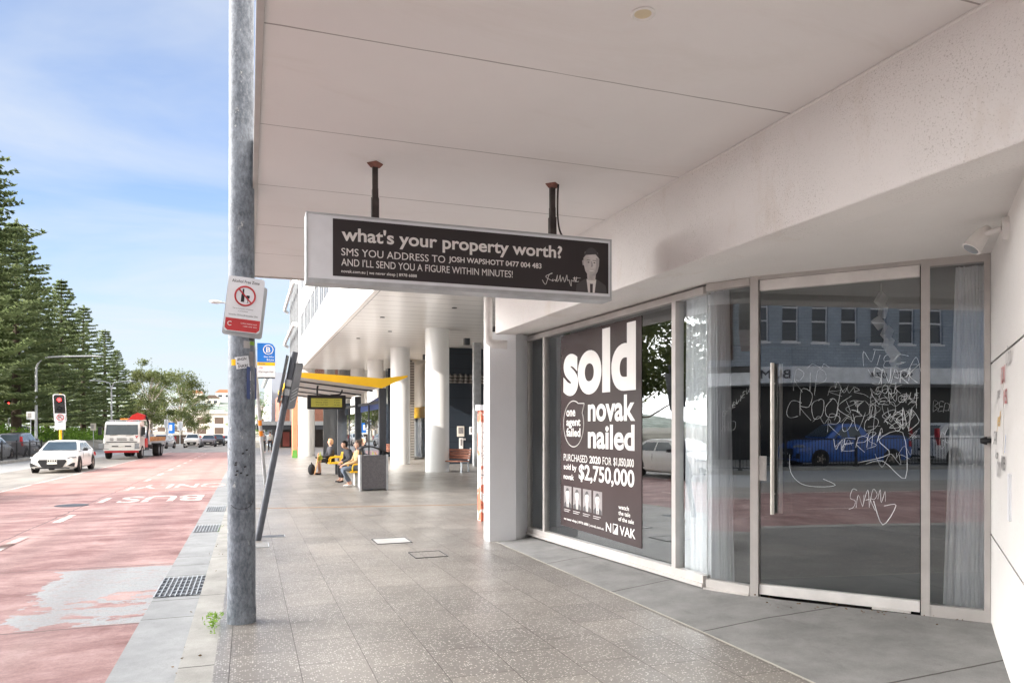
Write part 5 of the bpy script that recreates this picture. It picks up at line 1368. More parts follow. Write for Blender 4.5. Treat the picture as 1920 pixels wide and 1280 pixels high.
class Sk:
    def __init__(s): s.v = []; s.e = []; s.r = []
    def add(s, p, r, par=None):
        s.v.append(tuple(p)); s.r.append(r); i = len(s.v) - 1
        if par is not None: s.e.append((par, i))
        return i
    def chain(s, par, *pr):
        for p, r in pr: par = s.add(p, r, par)
        return par


def hand(sk, wrist, w, d, side):
    """palm with four bent fingers and a thumb, hanging from wrist in direction d"""
    d = Vector(d).normalized(); w = Vector(w); up = Vector((0, 0, 1)); lat = d.cross(up).normalized()
    palm = sk.add(w + d * 0.05, (0.030, 0.017), wrist)
    kn = sk.add(w + d * 0.085, (0.033, 0.014), palm)
    for k, (o_, l_) in enumerate(((-.027, .070), (-.009, .080), (.009, .075), (.027, .058))):
        a = w + d * 0.10 + lat * o_
        sk.chain(kn, (a, .0085), (a + d * l_ * .5 - up * .012, .008), (a + d * l_ * .85 - up * .035, .007))
    t0 = w + d * 0.045 + lat * (.035 * side)
    sk.chain(palm, (t0, .011), (t0 + d * .03 + lat * (.015 * side) - up * .005, .009), (t0 + d * .055 + lat * .01 * side - up * .015, .008))


def sitter(x, y, z, rz, label, skin, top, legs, shoes, hair, bun=False, lean=0.0, bare=False, knee=0.47, crossed=False, head_down=0.0, bulk=1.0):
    """seated figure, local forward is -Y; the root sits at the feet"""
    t = thing('person', (x, y, z), label, 'person'); t.rotation_euler = (0, 0, rz)
    ch = lambda zz: -lean * (zz - .5)
    hipz = 0.55
    kL, kR = Vector((-.12, -knee + .05, .53)), Vector((.12, -knee + .05, .53))
    fL, fR = Vector((-.11, -knee + .10, .09)), Vector((.11, -knee + .10, .09))
    if crossed: fL, fR = Vector((.05, -knee + .32, .10)), Vector((-.03, -knee + .26, .10))
    nk = Vector((0, ch(1.08) + .03, 1.10)); sh = 1.03
    hd = Vector((0, nk.y - .03 - head_down * .08, 1.24 - head_down * .03))
    wrL, wrR = Vector((-.05, -.36, .66)), Vector((.05, -.37, .66))
    elL, elR = Vector((-.26, ch(.8) - .06, .76)), Vector((.26, ch(.8) - .06, .76))
    b = Sk()
    pel = b.add((0, .02, hipz), (.12, .09)); wa = b.add((0, ch(.75) + .03, .76), (.10, .075), pel); cst = b.add((0, ch(.95) + .02, .95), (.115, .075), wa)
    n1 = b.add(nk, .046, cst); h1 = b.add(hd + Vector((0, -.015, -.06)), .062, n1); h2 = b.add(hd + Vector((0, 0, .03)), .092, h1); b.add(hd + Vector((0, .005, .10)), .06, h2)
    b.chain(h2, (hd + Vector((0, -.105, -.012)), .014))
    for s_ in (-1, 1): b.chain(h2, (hd + Vector((.082 * s_, .01, -.01)), (.012, .02)))
    for s_, el, wr in ((-1, elL, wrL), (1, elR, wrR)):
        sp = b.add((.17 * s_, ch(sh) + .02, sh), .045, cst); e_ = b.add(el, .034, sp); w_ = b.add(wr, .026, e_)
        hand(b, w_, wr, (wr - el).normalized() + Vector((-.25 * s_, -.2, -.25)), -s_)
    for s_, k_, f_ in ((-1, kL, fL), (1, kR, fR)):
        hp = b.add((.10 * s_, -.03, hipz - .01), .068, pel); kk = b.add(k_, .040, hp); cf = b.add(k_ * .6 + f_ * .4, .042, kk); an = b.add(f_, .034, cf); b.add(f_ + Vector((0, -.14, -.055)), (.034, .024), an)
    skin_body('body', b.v, b.e, b.r, M[skin], t)
    # clothes: slightly larger shells over the same skeleton
    c = Sk(); q = bulk
    p0 = c.add((0, .02, .60), (.165 * q, .135 * q)); p1 = c.add((0, ch(.78) + .03, .78), (.152 * q, .122 * q), p0); p2 = c.add((0, ch(.97) + .02, .97), (.172 * q, .125 * q), p1); c.add(nk + Vector((0, .005, -.03)), .075, p2)
    for s_, el, wr in ((-1, elL, wrL), (1, elR, wrR)):
        sp = c.add((.175 * s_, ch(sh) + .02, sh), .068 * q, p2); e_ = c.add(el, .055 * q, sp); c.add(el * .08 + wr * .92, .040 * q, e_)
    skin_body('jacket', c.v, c.e, c.r, M[top], t)
    c = Sk(); p0 = c.add((0, .02, .555), (.165, .125))
    for s_, k_, f_ in ((-1, kL, fL), (1, kR, fR)):
        hp = c.add((.10 * s_, -.03, hipz - .005), .094, p0)
        if bare: c.add(k_ * .9 + Vector((.01 * s_, 0, .055)), .078, hp)
        else: kk = c.add(k_, .076, hp); c.add(k_ * .12 + f_ * .88, .052, kk)
    skin_body('shorts' if bare else 'trousers', c.v, c.e, c.r, M[legs], t)
    for f_ in (fL, fR):
        c = Sk(); a_ = c.add(f_ + Vector((0, .03, -.045)), (.042, .038)); c.chain(a_, (f_ + Vector((0, -.08, -.05)), (.044, .034)), (f_ + Vector((0, -.17, -.062)), (.038, .024)))
        skin_body('shoe', c.v, c.e, c.r, M[shoes], t)
    g = B(); rows = []
    for i in range(9):
        th = pi * .58 * i / 8
        rows.append([(.092 * sin(th) * cos(a) if i else 0, hd.y + .020 + .112 * sin(th) * sin(a) + (.03 if sin(a) < -.3 and i > 4 else 0), hd.z + .045 + .108 * cos(th) + (.055 if sin(a) < -.2 and i > 5 else 0)) for a in [2 * pi * j / 18 for j in range(18)]])
    g.grid(rows, True)
    if bun: g.ball((0, hd.y + .11, hd.z + .125), .055)
    else: g.ball((0, hd.y + .07, hd.z - .01), (.075, .06, .08))
    ho = g.build('hair', M[hair], None, 180); ho.parent = t
    e = B()
    for s_ in (-1, 1): e.ball((.032 * s_, hd.y - .084, hd.z + .018), .008, 6, 4)
    eo = e.build('eyes', M['black'], None); eo.parent = t
    return t
sitter(3.02, 29.55, G(29.5), rad(-80), 'seated sandy-haired person in a dark jacket and black shorts holding an orange board', 'skin', 'jacket_dark', 'shorts', 'bag_black', 'hair_sandy', lean=0.05, bare=True, knee=0.52, bulk=1.08)
sitter(3.20, 24.6, G(24.6), rad(-75), 'seated black-haired person in dark clothes looking down, between the other two sitters', 'skin', 'jacket_dark', 'shorts', 'bag_black', 'hair_black', lean=0.35, head_down=1.0)
sitter(3.03, 22.35, G(22.35), rad(-85), 'seated person in a beige jacket and jeans with hair in a bun, beside the bin', 'skin', 'jacket_beige', 'denim', 'shoe_white', 'hair_brown', bun=True, crossed=True, lean=-0.05)
sb = thing('skateboard', (2.42, 29.3, G(29.3)), 'orange-tan board propped upright at the knees of the sandy-haired sitter', 'board')
b = B(); b.prism([(-.10, 0.02), (-.06, -.03), (.06, -.03), (.10, 0.02), (.10, .74), (.06, .80), (-.06, .80), (-.10, .74)], lambda u, v, d: (2.40 + v * .18 + d, 29.3 + u, G(29.3) + .04 + v), -.012, .012); b.build('deck', M['board'], sb)
for v in (.16, .62):
    b = B()
    for u in (-.08, .08): b.lathe([(.03, -.02), (.03, .02)], (2.40 + v * .18 - .06, 29.3 + u, G(29.3) + .04 + v), 'Y', 12)
    b.build('wheels', M['bag_black'], sb)
bp = B(); bp.ball((2.30, 29.55, G(29.5) + .2), (.14, .17, .22), 16, 10); bp.tube(smooth_path([(2.30, 29.55, G(29.5) + .40), (2.28, 29.5, G(29.5) + .48), (2.33, 29.6, G(29.5) + .40)]), .012, 6)
tag(bp.build('backpack', M['bag_black'], None, 180), 'black round backpack on the ground by the orange board', 'bag')
lb = B(); lb.ball((2.62, 29.45, G(29.4) + .60), (.10, .12, .16), 14, 8); lb.tube(smooth_path([(2.62, 29.36, G(29.4) + .72), (2.62, 29.45, G(29.4) + .86), (2.62, 29.54, G(29.4) + .72)]), .01, 6)
tag(lb.build('bag', M['bag_green'], None, 180), 'yellow-green bag on the knees of the sandy-haired sitter', 'bag')
wb = B(); wb.obox((3.12, 22.5, G(22.5) + .22), (.26, .34, .36)); wb.tube(smooth_path([(3.12, 22.4, G(22.5) + .40), (3.12, 22.5, G(22.5) + .47), (3.12, 22.6, G(22.5) + .40)]), .01, 6)
tag(wb.build('bag', M['bag_white'], None, bevel=.04), 'white bag under the seat of the person in beige', 'bag')
# two walkers far up the footpath
def walker(x, y, rz, label, top, legs, hair):
    t = thing('person', (x, y, G(y)), label, 'person'); t.rotation_euler = (0, 0, rz)
    b = Sk(); pel = b.add((0, 0, .95), (.14, .11)); wa = b.add((0, 0, 1.12), (.125, .09), pel); c_ = b.add((0, 0, 1.34), (.16, .10), wa); n1 = b.add((0, -.01, 1.50), .052, c_)
    h1 = b.add((0, -.03, 1.58), (.06, .066), n1); h2 = b.add((0, -.01, 1.67), (.077, .09), h1); b.add((0, -.005, 1.73), (.05, .06), h2); b.chain(h1, ((0, -.11, 1.62), .013))
    for s_ in (-1, 1):
        sp = b.add((.18 * s_, 0, 1.42), .055, c_); e_ = b.add((.23 * s_, .02 + .06 * s_, 1.14), .042, sp); w_ = b.add((.22 * s_, -.06 + .10 * s_, .90), .028, e_); hand(b, w_, (.22 * s_, -.06 + .1 * s_, .90), (0, -.3, -1), -s_)
        hp = b.add((.10 * s_, 0, .92), .09, pel); k_ = b.add((.10 * s_, -.12 * s_ - .03, .50), .06, hp); a_ = b.add((.10 * s_, -.22 * s_ + .08, .09), .037, k_); b.add((.10 * s_, -.22 * s_ - .07, .035), (.036, .026), a_)
    skin_body('body', b.v, b.e, b.r, M['skin'], t)
    c = Sk(); p0 = c.add((0, 0, 1.0), (.155, .12)); p1 = c.add((0, 0, 1.35), (.175, .115), p0); c.add((0, 0, 1.47), .07, p1)
    for s_ in (-1, 1): sp = c.add((.185 * s_, 0, 1.42), .068, p1); e_ = c.add((.235 * s_, .02 + .06 * s_, 1.14), .055, sp); c.add((.222 * s_, -.05 + .1 * s_, .93), .042, e_)
    skin_body('top', c.v, c.e, c.r, M[top], t)
    c = Sk(); p0 = c.add((0, 0, .96), (.15, .118))
    for s_ in (-1, 1): hp = c.add((.10 * s_, 0, .92), .10, p0); k_ = c.add((.10 * s_, -.12 * s_ - .03, .50), .072, hp); c.add((.10 * s_, -.21 * s_ + .07, .13), .055, k_)
    skin_body('trousers', c.v, c.e, c.r, M[legs], t)
    g = B(); g.ball((0, .015, 1.70), (.088, .10, .09)); ho = g.build('hair', M[hair], None, 180); ho.parent = t
walker(1.15, 64.0, rad(10), 'person in dark clothes walking toward the camera far up the footpath', 'top_grey', 'shorts', 'hair_black')
walker(1.75, 67.0, rad(180), 'person in a pale top walking away far up the footpath', 'bag_white', 'jacket_dark', 'hair_brown')

# ------------------------------------------------------------------ vehicles
def wheel(t, x, y, r, w, side, rim='rim'):
    b = B(); b.lathe([(r * .62, -w / 2), (r * .95, -w / 2), (r, -w * .3), (r, w * .3), (r * .95, w / 2), (r * .62, w / 2)], (x, y, r), 'X', 28, False)
    ty = b.build('wheel', M['tyre'], None, 40); ty.parent = t
    q = B(); xo = x + side * (w / 2 - .015)
    q.lathe([(.0, .012 * side), (r * .16, .012 * side), (r * .18, -.01 * side)], (xo, y, r), 'X', 14, False)
    for k in range(5):
        a = 2 * pi * k / 5; c_, s_ = cos(a), sin(a); h = .045
        p = [(xo, y + r * .1 * c_ - h * s_, r + r * .1 * s_ + h * c_), (xo, y + r * .1 * c_ + h * s_, r + r * .1 * s_ - h * c_), (xo, y + r * .64 * c_ + h * .7 * s_, r + r * .64 * s_ - h * .7 * c_), (xo, y + r * .64 * c_ - h * .7 * s_, r + r * .64 * s_ + h * .7 * c_)]
        q.quad(*p)
    q.lathe([(r * .66, 0), (r * .58, -.02 * side), (r * .58, -.10 * side)], (xo, y, r), 'X', 24, False)
    ro = q.build('rim', M[rim], None); ro.parent = ty
    d = B(); d.lathe([(.001, 0), (r * .6, 0)], (xo - side * .09, y, r), 'X', 20, False); do = d.build('brake_disc', M['dark'], None); do.parent = ty


def car(label, cat, L=4.7, Wd=1.84, H=1.43, paint='white', style='wagon', front=True, name='car', group=None, grille=True):
    """forward is -Y; root on the ground at the middle"""
    t = thing(name, (0, 0, 0), label, cat, group); hw = Wd / 2; k = H / 1.43
    def K(o): o.parent = t; return o
    fr = [0, .012, .05, .13, .27, .40, .55, .72, .86, .95, .985, 1.0]
    ws = [.74, .86, .945, .985, 1, 1, 1, 1, .985, .95, .90, .84]
    zt = [.62, .70, .77, .85, .94, .96, .97, .98, .99, .98, .93, .84] if style != 'suv' else [.66, .80, .90, .96, 1.0, 1.0, 1.01, 1.02, 1.03, 1.02, .96, .88]
    zl = [.34, .24, .19, .18, .19, .19, .19, .19, .21, .26, .33, .42]
    b = B(); rows = []
    for f_, w_, zz, z0 in zip(fr, ws, zt, zl):
        y = -L / 2 + f_ * L; w_ *= hw; zz *= k; hgt = zz - z0
        half = [(0, z0), (.86 * w_, z0), (.97 * w_, z0 + .06), (1.0 * w_, z0 + .30 * hgt), (.995 * w_, z0 + .60 * hgt), (.955 * w_, z0 + .84 * hgt), (.89 * w_, zz - .015), (.78 * w_, zz + .01), (.4 * w_, zz + .035), (0, zz + .045)]
        rows.append([(-x, y, z) for x, z in half[::-1]] + [(x, y, z) for x, z in half[1:]])
    b.grid(rows); b.cap(rows[0]); b.cap(rows[-1][::-1])
    bd = K(b.build('body', M['paint_' + paint], None, 32))
    sty = {'wagon': (.265, .43, .80, .965), 'suv': (.25, .39, .86, .985), 'sedan': (.27, .43, .68, .86), 'van': (.14, .25, .95, .995), 'ute': (.25, .38, .56, .64)}[style]
    ya, yb, yc, yd = [-L / 2 + q * L for q in sty]; zb_ = .955 * k; zr = H
    wb, wr = .88 * hw, .68 * hw
    b = B(); rows = []
    for i in range(9):
        u = i / 8; cr = .035 * (1 - (2 * u - 1) ** 2)
        x0_, x1_ = -wb + 2 * wb * u, -wr + 2 * wr * u
        rows.append([(x0_, ya, zb_), (x1_, yb, zr - .05 + cr), (x1_, yb + .25, zr - .012 + cr), (x1_, (yb + yc) / 2, zr + cr - .035 + .02), (x1_, yc - .15, zr - .03 + cr), (x1_, yc, zr - .07 + cr), (x0_, yd, zb_)])
    b.grid(rows)
    for r_ in (rows[0], rows[-1]): b.cap(r_)
    K(b.build('roof', M['paint_' + paint], None, 30))
    def lerp(a, c, u): return tuple(a[i] + (c[i] - a[i]) * u for i in range(3))
    def pane(nm, A, Bq, C, D, i0, i1, j0, j1, off, m='carglass'):
        A, Bq, C, D = map(Vector, (A, Bq, C, D)); f = lambda u, v: (A * (1 - u) + Bq * u) * (1 - v) + (D * (1 - u) + C * u) * v + Vector(off)
        q = B(); rr = [[f(i0 + (i1 - i0) * i / 4, j0 + (j1 - j0) * j / 4) for i in range(5)] for j in range(5)]
        q.grid(rr); return K(q.build(nm, M[m], None))
    pane('windscreen', (-wb, ya, zb_), (wb, ya, zb_), (wr, yb, zr - .045), (-wr, yb, zr - .045), .06, .94, .04, .93, (0, -.032, .022))
    pane('rear_window', (-wb, yd, zb_), (wb, yd, zb_), (wr, yc, zr - .06), (-wr, yc, zr - .06), .10, .90, .10, .88, (0, .035, .022))
    for s_ in (-1, 1):
        ym = ya + (yd - ya) * .50
        f0 = lambda y, v: (s_ * (wb + (wr - wb) * v + .012), y, zb_ + (zr - .07 - zb_) * v)
        q = B(); q.quad(f0(ya + .32, .07), f0(ym - .04, .07), f0(ym - .04, .88), f0(yb + .14, .88)); K(q.build('side_window', M['carglass'], None))
        q = B(); q.quad(f0(ym + .04, .07), f0(yd - .42, .10), f0(yc - .12, .88), f0(ym + .04, .88)); K(q.build('side_window', M['carglass'], None))
        q = B(); q.obox((s_ * (hw + .07), ya + .45, zb_ + .06), (.18, .10, .13)); q.obox((s_ * (hw - .01), ya + .44, zb_ + .02), (.1, .05, .04)); K(q.build('mirror', M['black' if style == 'wagon' else 'paint_' + paint], None, bevel=.02))
        q = B(); q.box(s_ * hw * .995, s_ * (hw + .008), ya + .2, yd - .6, .30, .36); K(q.build('sill_trim', M['paint_' + paint], None))
        q = B()
        for yy_ in (ym, ya + .35, yd - .75): q.box(s_ * (hw * .985), s_ * (hw * .99 + .006), yy_, yy_ + .012, .33, zb_ - .08)
        K(q.build('door_gap', M['black'], None))
    wr_ = .335 * (1.08 if style == 'suv' else 1)
    yf, yrr = -L / 2 + .185 * L, L / 2 - .19 * L
    for yy_ in (yf, yrr):
        for s_ in (-1, 1):
            q = B(); q.lathe([(.001, 0), (wr_ + .055, 0), (wr_ + .055, -.06 * s_)], (s_ * (hw + .005), yy_, wr_ + .01), 'X', 28, False); K(q.build('wheel_arch', M['black'], None))
            wheel(t, s_ * (hw - .085), yy_, wr_, .22, s_)
    yF = -L / 2
    q = B()
    hexg = [(-.50, .60), (.50, .60), (.56, .52), (.40, .27), (-.40, .27), (-.56, .52)]
    q.prism([(u * hw / .92, v * k) for u, v in hexg], lambda u, v, d: (u, yF + d + .0, v), -.03, .05); gr = K(q.build('grille', M['black'], None))
    if grille == 'rings':
        q = B()
        for i in range(4): q.tube([((i - 1.5) * .085 + .055 * cos(a), yF - .045, .545 + .055 * sin(a)) for a in [2 * pi * j / 16 for j in range(17)]], .010, 5, False)
        K(q.build('ring_emblem', M['plate'], None))
        q = B(); q.box(-.40, -.28, yF - .02, yF - .0, .52, .55); K(q.build('badge', M['plate'], None))
    q = B(); q.box(-.19, .19, yF - .06, yF - .045, .40 * k, .48 * k); K(q.build('number_plate', M['plate'], None))
    for s_ in (-1, 1):
        q = B(); q.prism([(.56, .70), (.86, .735), (.90, .66), (.60, .62)], lambda u, v, d: (s_ * u * hw / .92, yF + .0 + d + max(0, u - .56) * .60, v * k), -.03, .08); K(q.build('headlight', M['lens'], None))
        q = B(); q.prism([(.55, .32), (.80, .46), (.87, .44), (.84, .28)], lambda u, v, d: (s_ * u * hw / .92, yF + .0 + d + max(0, u - .5) * .2, v * k), -.03, .05); K(q.build('air_intake', M['black'], None))
        q = B(); q.prism([(.52, .80), (.90, .84), (.92, .66), (.55, .66)] if style != 'suv' else [(.72, .70), (.90, .70), (.86, 1.25), (.72, 1.25)], lambda u, v, d: (s_ * u * hw / .92, L / 2 - .03 + d - max(0, u - .5) * .30, v * k), -.06, .035); K(q.build('tail_light', M['taillight'], None))
    q = B(); q.box(-hw * .72, hw * .72, yF + .0, yF + .09, .20, .255); K(q.build('lower_lip', M['black'], None))
    q = B(); q.box(-hw * .8, hw * .8, L / 2 - .05, L / 2 + .03, .33, .42); q.box(-.2, .2, L / 2 + .0, L / 2 + .02, .62, .72); K(q.build('rear_bumper', M['black'], None))
    return t
def place(t, x, y, rz=0.0, dz=-0.12):
    t.location = (x, y, G(y) + dz + .0); t.rotation_euler = (math.atan(-0.012) if y > 5 and y < 170 else 0, 0, rz); return t
proto = {}
place(car('white station wagon with black hexagonal grille driving toward the camera in the near lane', 'car', paint='white', style='wagon', grille='rings'), -8.15, 39.9)
place(car('white wagon just outside the view, mirrored in the shop window beside the poster', 'car', paint='white', style='wagon'), -8.2, 23.5)
place(car('white front-on four-wheel drive heading the queue of cars far up the road', 'car', 4.7, 1.86, 1.70, 'white', 'suv', group='oncoming traffic'), -6.6, 101.5)
place(car('silver car partly hidden behind the rear of the tray truck', 'car', 4.5, 1.82, 1.62, 'silver', 'suv', group='oncoming traffic'), -9.6, 97, rad(-12))
place(car('dark grey car just right of the white four-wheel drive up the road', 'car', 4.6, 1.82, 1.55, 'grey', 'suv', group='oncoming traffic'), -5.05, 108)
place(car('black car third in the queue far up the road', 'car', 4.6, 1.82, 1.60, 'black', 'suv', group='oncoming traffic'), -4.2, 116)
place(car('small silver car last in the queue far up the road', 'car', 4.2, 1.75, 1.45, 'silver', 'sedan', group='oncoming traffic'), -3.4, 122)
place(car('distant white car beyond the queue by the green tree', 'car', 4.4, 1.78, 1.45, 'white', 'sedan', group='oncoming traffic'), -3.3, 150, rad(60))
place(car('dark grey people carrier with tall red tail lamps behind the black fence', 'car', 4.7, 1.85, 1.78, 'grey', 'suv', group='cars behind the fence'), -15.75, 62.8, rad(178), -0.05)
place(car('pale silver car at the left edge behind the black fence', 'car', 4.4, 1.8, 1.5, 'silver', 'sedan', group='cars behind the fence'), -15.3, 54.6, rad(181), -0.05)
place(car('white four-wheel drive mirrored in the sidelight beside the door', 'car', 4.7, 1.86, 1.8, 'white', 'suv', group='cars behind the fence'), -18.2, -15.9, rad(0), -0.1)
# blue utility mirrored in the door
ut = car('bright blue utility truck mirrored in the glass door behind the fence', 'utility', 5.2, 1.88, 1.78, 'blue', 'ute', name='utility_truck', group='cars behind the fence')
place(ut, -18.2, -9.9, rad(180), -0.1)
for k, (x, y, p_, s_, lab) in enumerate(((-33, 104, 'white', 'van', 'white van parked left of the dark trunk under the tall pines'), (-36, 120, 'white', 'van', 'white van parked between pine trunks near the signal'), (-34, 138, 'silver', 'suv', 'silver car parked under the pines right of the signal'), (-35, 92, 'white', 'van', 'white van parked at the far left under the pines'), (-30, 150, 'white', 'van', 'white van parked beyond the last pines by the truck'))):
    c_ = car(lab, 'van' if s_ == 'van' else 'car', 5.2 if s_ == 'van' else 4.5, 1.95, 2.3 if s_ == 'van' else 1.6, p_, s_, name='parked_van' if s_ == 'van' else 'parked_car', group='vehicles parked under the pines')
    c_.location = (x, y, G(y) + 1.45); c_.rotation_euler = (0, 0, rad(75 + 20 * k))
# coach on the far side, mirrored in the shop window
bu = thing('city_bus', (-26, 30, G(30)), 'pale blue bus mirrored in the shop window above the white wagon', 'bus')
bz = G(55) + .2
B().box(-27.5, -25.0, 24, 36, bz + .1, bz + 3.1).build('body', simple('pale blue bus paint', (0.30, 0.48, 0.55), 0.4), bu, bevel=.12)
b = B(); b.box(-24.99, -24.97, 24.5, 35.5, bz + 1.3, bz + 2.5); b.build('windows', M['carglass'], bu)
for y in (26.5, 33):
    b = B(); b.lathe([(.48, -.15), (.48, .15)], (-25.05, y, bz + .3), 'X', 20); b.build('wheel', M['tyre'], bu)

# tray truck
tr = thing('tray_truck', (0, 0, 0), 'white cab tray truck with a folded red crane coming down the road', 'truck')
def KT(o, p=None): o.parent = p or tr; return o
cw = 1.12
b = B(); rows = []
prof = [(-.02, .62), (-.06, .95), (-.05, 1.35), (.02, 1.62), (.16, 2.38), (.28, 2.52), (.5, 2.58), (1.7, 2.60), (1.78, 2.5), (1.78, .62)]
for u in (-1, -.985, -.94, .94, .985, 1): rows.append([(u * cw * (1 if v < 1.7 else 1 - .05 * (v - 1.7)), d + (.0 if abs(u) < .95 else .05 * (abs(u) - .94) / .06 * (d < 1)), v) for d, v in prof])
b.grid(rows); b.cap(rows[0]); b.cap(rows[-1][::-1]); KT(b.build('cab', M['paint_white'], None, 30, bevel=.0))
q = B(); q.quad((-cw * .90, .012, 1.66), (cw * .90, .012, 1.66), (cw * .86, .132, 2.34), (-cw * .86, .132, 2.34)); ws_ = KT(q.build('windscreen', M['carglass'], None))
ws_.location = (0, -.012, 0)
q = B(); q.bar((-.75, -.02, 1.62), (-.25, -.02, 1.66), .02, .02); q.bar((.25, -.02, 1.60), (.75, -.02, 1.66), .02, .02); KT(q.build('wiper', M['black'], None))
for s_ in (-1, 1):
    q = B(); q.quad((s_ * (cw + .004), .35, 1.55), (s_ * (cw + .004), 1.25, 1.55), (s_ * (cw * .965 + .004), 1.25, 2.3), (s_ * (cw * .965 + .004), .40, 2.3)); KT(q.build('side_window', M['carglass'], None))
    q = B(); q.obox((s_ * (cw + .22), -.02, 1.92), (.22, .10, .55)); q.bar((s_ * cw, .15, 2.2), (s_ * (cw + .2), 0, 2.15), .03, .03); KT(q.build('mirror', M['black'], None, bevel=.03))
    q = B(); q.box(s_ * cw * .99, s_ * (cw * .99 - s_ * s_ * .30 * s_), -.10, .02, .72, 1.05); hl_ = KT(q.build('headlight', M['lens'], None, bevel=.02))
    q = B(); x0_, x1_ = sorted((s_ * cw * 1.0, s_ * (cw - .33))); q.box(x0_, x1_, -.085, -.05, .69, .71); q.box(x0_, x1_, -.085, -.05, 1.055, 1.075); KT(q.build('headlight_rim', M['black'], None))
q = B()
for x0_, x1_, z in ((-.72, -.50, 1.38), (-.30, .32, 1.38), (.50, .72, 1.38), (-.72, -.50, 1.27), (-.30, .32, 1.27), (.50, .72, 1.27)): q.box(x0_, x1_, -.075, -.05, z, z + .035)
KT(q.build('grille_slots', M['black'], None))
q = B(); q.box(-.95, .95, -.08, -.05, 1.14, 1.19); KT(q.build('grille_band', M['black'], None))
q = B(); q.box(-1.12, 1.12, -.14, .1, .58, .68); q.box(-.68, .68, -.075, -.055, .82, .93); KT(q.build('bumper', M['paint_white'], None, bevel=.02))
q = B(); q.box(-.60, -.2, -.09, -.076, .84, .91); q.box(.2, .60, -.09, -.076, .84, .91); KT(q.build('bumper_slots', M['black'], None))
q = B(); q.box(-.19, .19, -.10, -.08, .85, .93); KT(q.build('number_plate', M['plate'], None))
q = B(); q.box(-1.05, 1.05, -.12, .0, .44, .57); KT(q.build('red_bar', M['signred'], None))
q = B(); q.quad((.86, -.058, 1.62), (.93, -.058, 1.55), (1.0, -.058, 1.62), (1.03, -.058, 1.56), (.93, -.058, 1.42), (.84, -.058, 1.56)); KT(q.build('red_emblem', M['signred'], None))
q = B(); q.bar((-.95, .6, 2.66), (.95, .6, 2.66), .05, .05); q.box(-.9, -.84, .6, 1.6, 2.6, 2.64); q.box(.84, .9, .6, 1.6, 2.6, 2.64); KT(q.build('roof_rack', M['galv'], None))
q = B(); q.box(-.45, .45, 1.9, 9.4, .62, .85); KT(q.build('chassis', M['dark'], None))
q = B(); q.box(-1.2, 1.2, 3.4, 9.6, 1.05, 1.18); KT(q.build('tray', M['galv'], None))
for s_ in (-1, 1): q = B(); q.box(s_ * 1.17, s_ * 1.22, 3.4, 9.6, 1.181, 1.50); KT(q.build('tray_side', M['tray'], None))
q = B()
for x in (-1.12, -.4, .4, 1.12): q.bar((x, 3.4, 1.18), (x, 3.4, 2.72), .06, .06)
for z in (2.1, 2.70): q.bar((-1.12, 3.4, z), (1.12, 3.4, z), .06, .06)
KT(q.build('headboard', M['paint_white'], None))
q = B(); q.box(-.35, .35, 2.2, 2.9, .85, 2.2); q.box(.75, 1.1, 2.1, 2.9, .6, 1.4); KT(q.build('crane_base', M['cratered'], None))
q = B(); q.prism([(-.15, 2.62), (.15, 2.60), (.95, 2.75), (1.05, 3.05), (.55, 3.22), (.2, 3.05)], lambda u, v, d: (u, d, v), 2.2, 2.8); KT(q.build('crane_jib', M['cratered'], None, bevel=.03))
q = B(); q.box(-.55, -.05, 2.1, 2.5, 2.66, 2.82); KT(q.build('beacon_bar', M['orange'], None))
q = B(); q.tube([(1.0, 2.5, 3.1), (1.2, 2.6, 2.5), (1.1, 2.6, 1.4)], .06, 8); q.box(1.0, 1.15, 2.0, 3.2, .55, .75); KT(q.build('crane_hose', M['black'], None))
rg = random.Random(3)
q = B()
for k in range(10): q.obox((rg.uniform(-.9, .9), rg.uniform(4, 8.5), 1.18 + .25), (rg.uniform(.2, .5), rg.uniform(.3, .8), .5)); q.bar((rg.uniform(-.9, .9), 5, 1.2), (rg.uniform(-.9, .9), 5.3, 2.0), .05, .05)
KT(q.build('load', M['bluegrey'], None))
for yy_ in (.85, 6.9, 8.05):
    for s_ in (-1, 1): wheel(tr, s_ * (cw - .13), yy_, .46, .28 if yy_ < 2 else .42, s_, 'galv')
tr.location = (-8.15, 56.6, G(57) - .10); tr.rotation_euler = (-.012, 0, rad(-3.5))

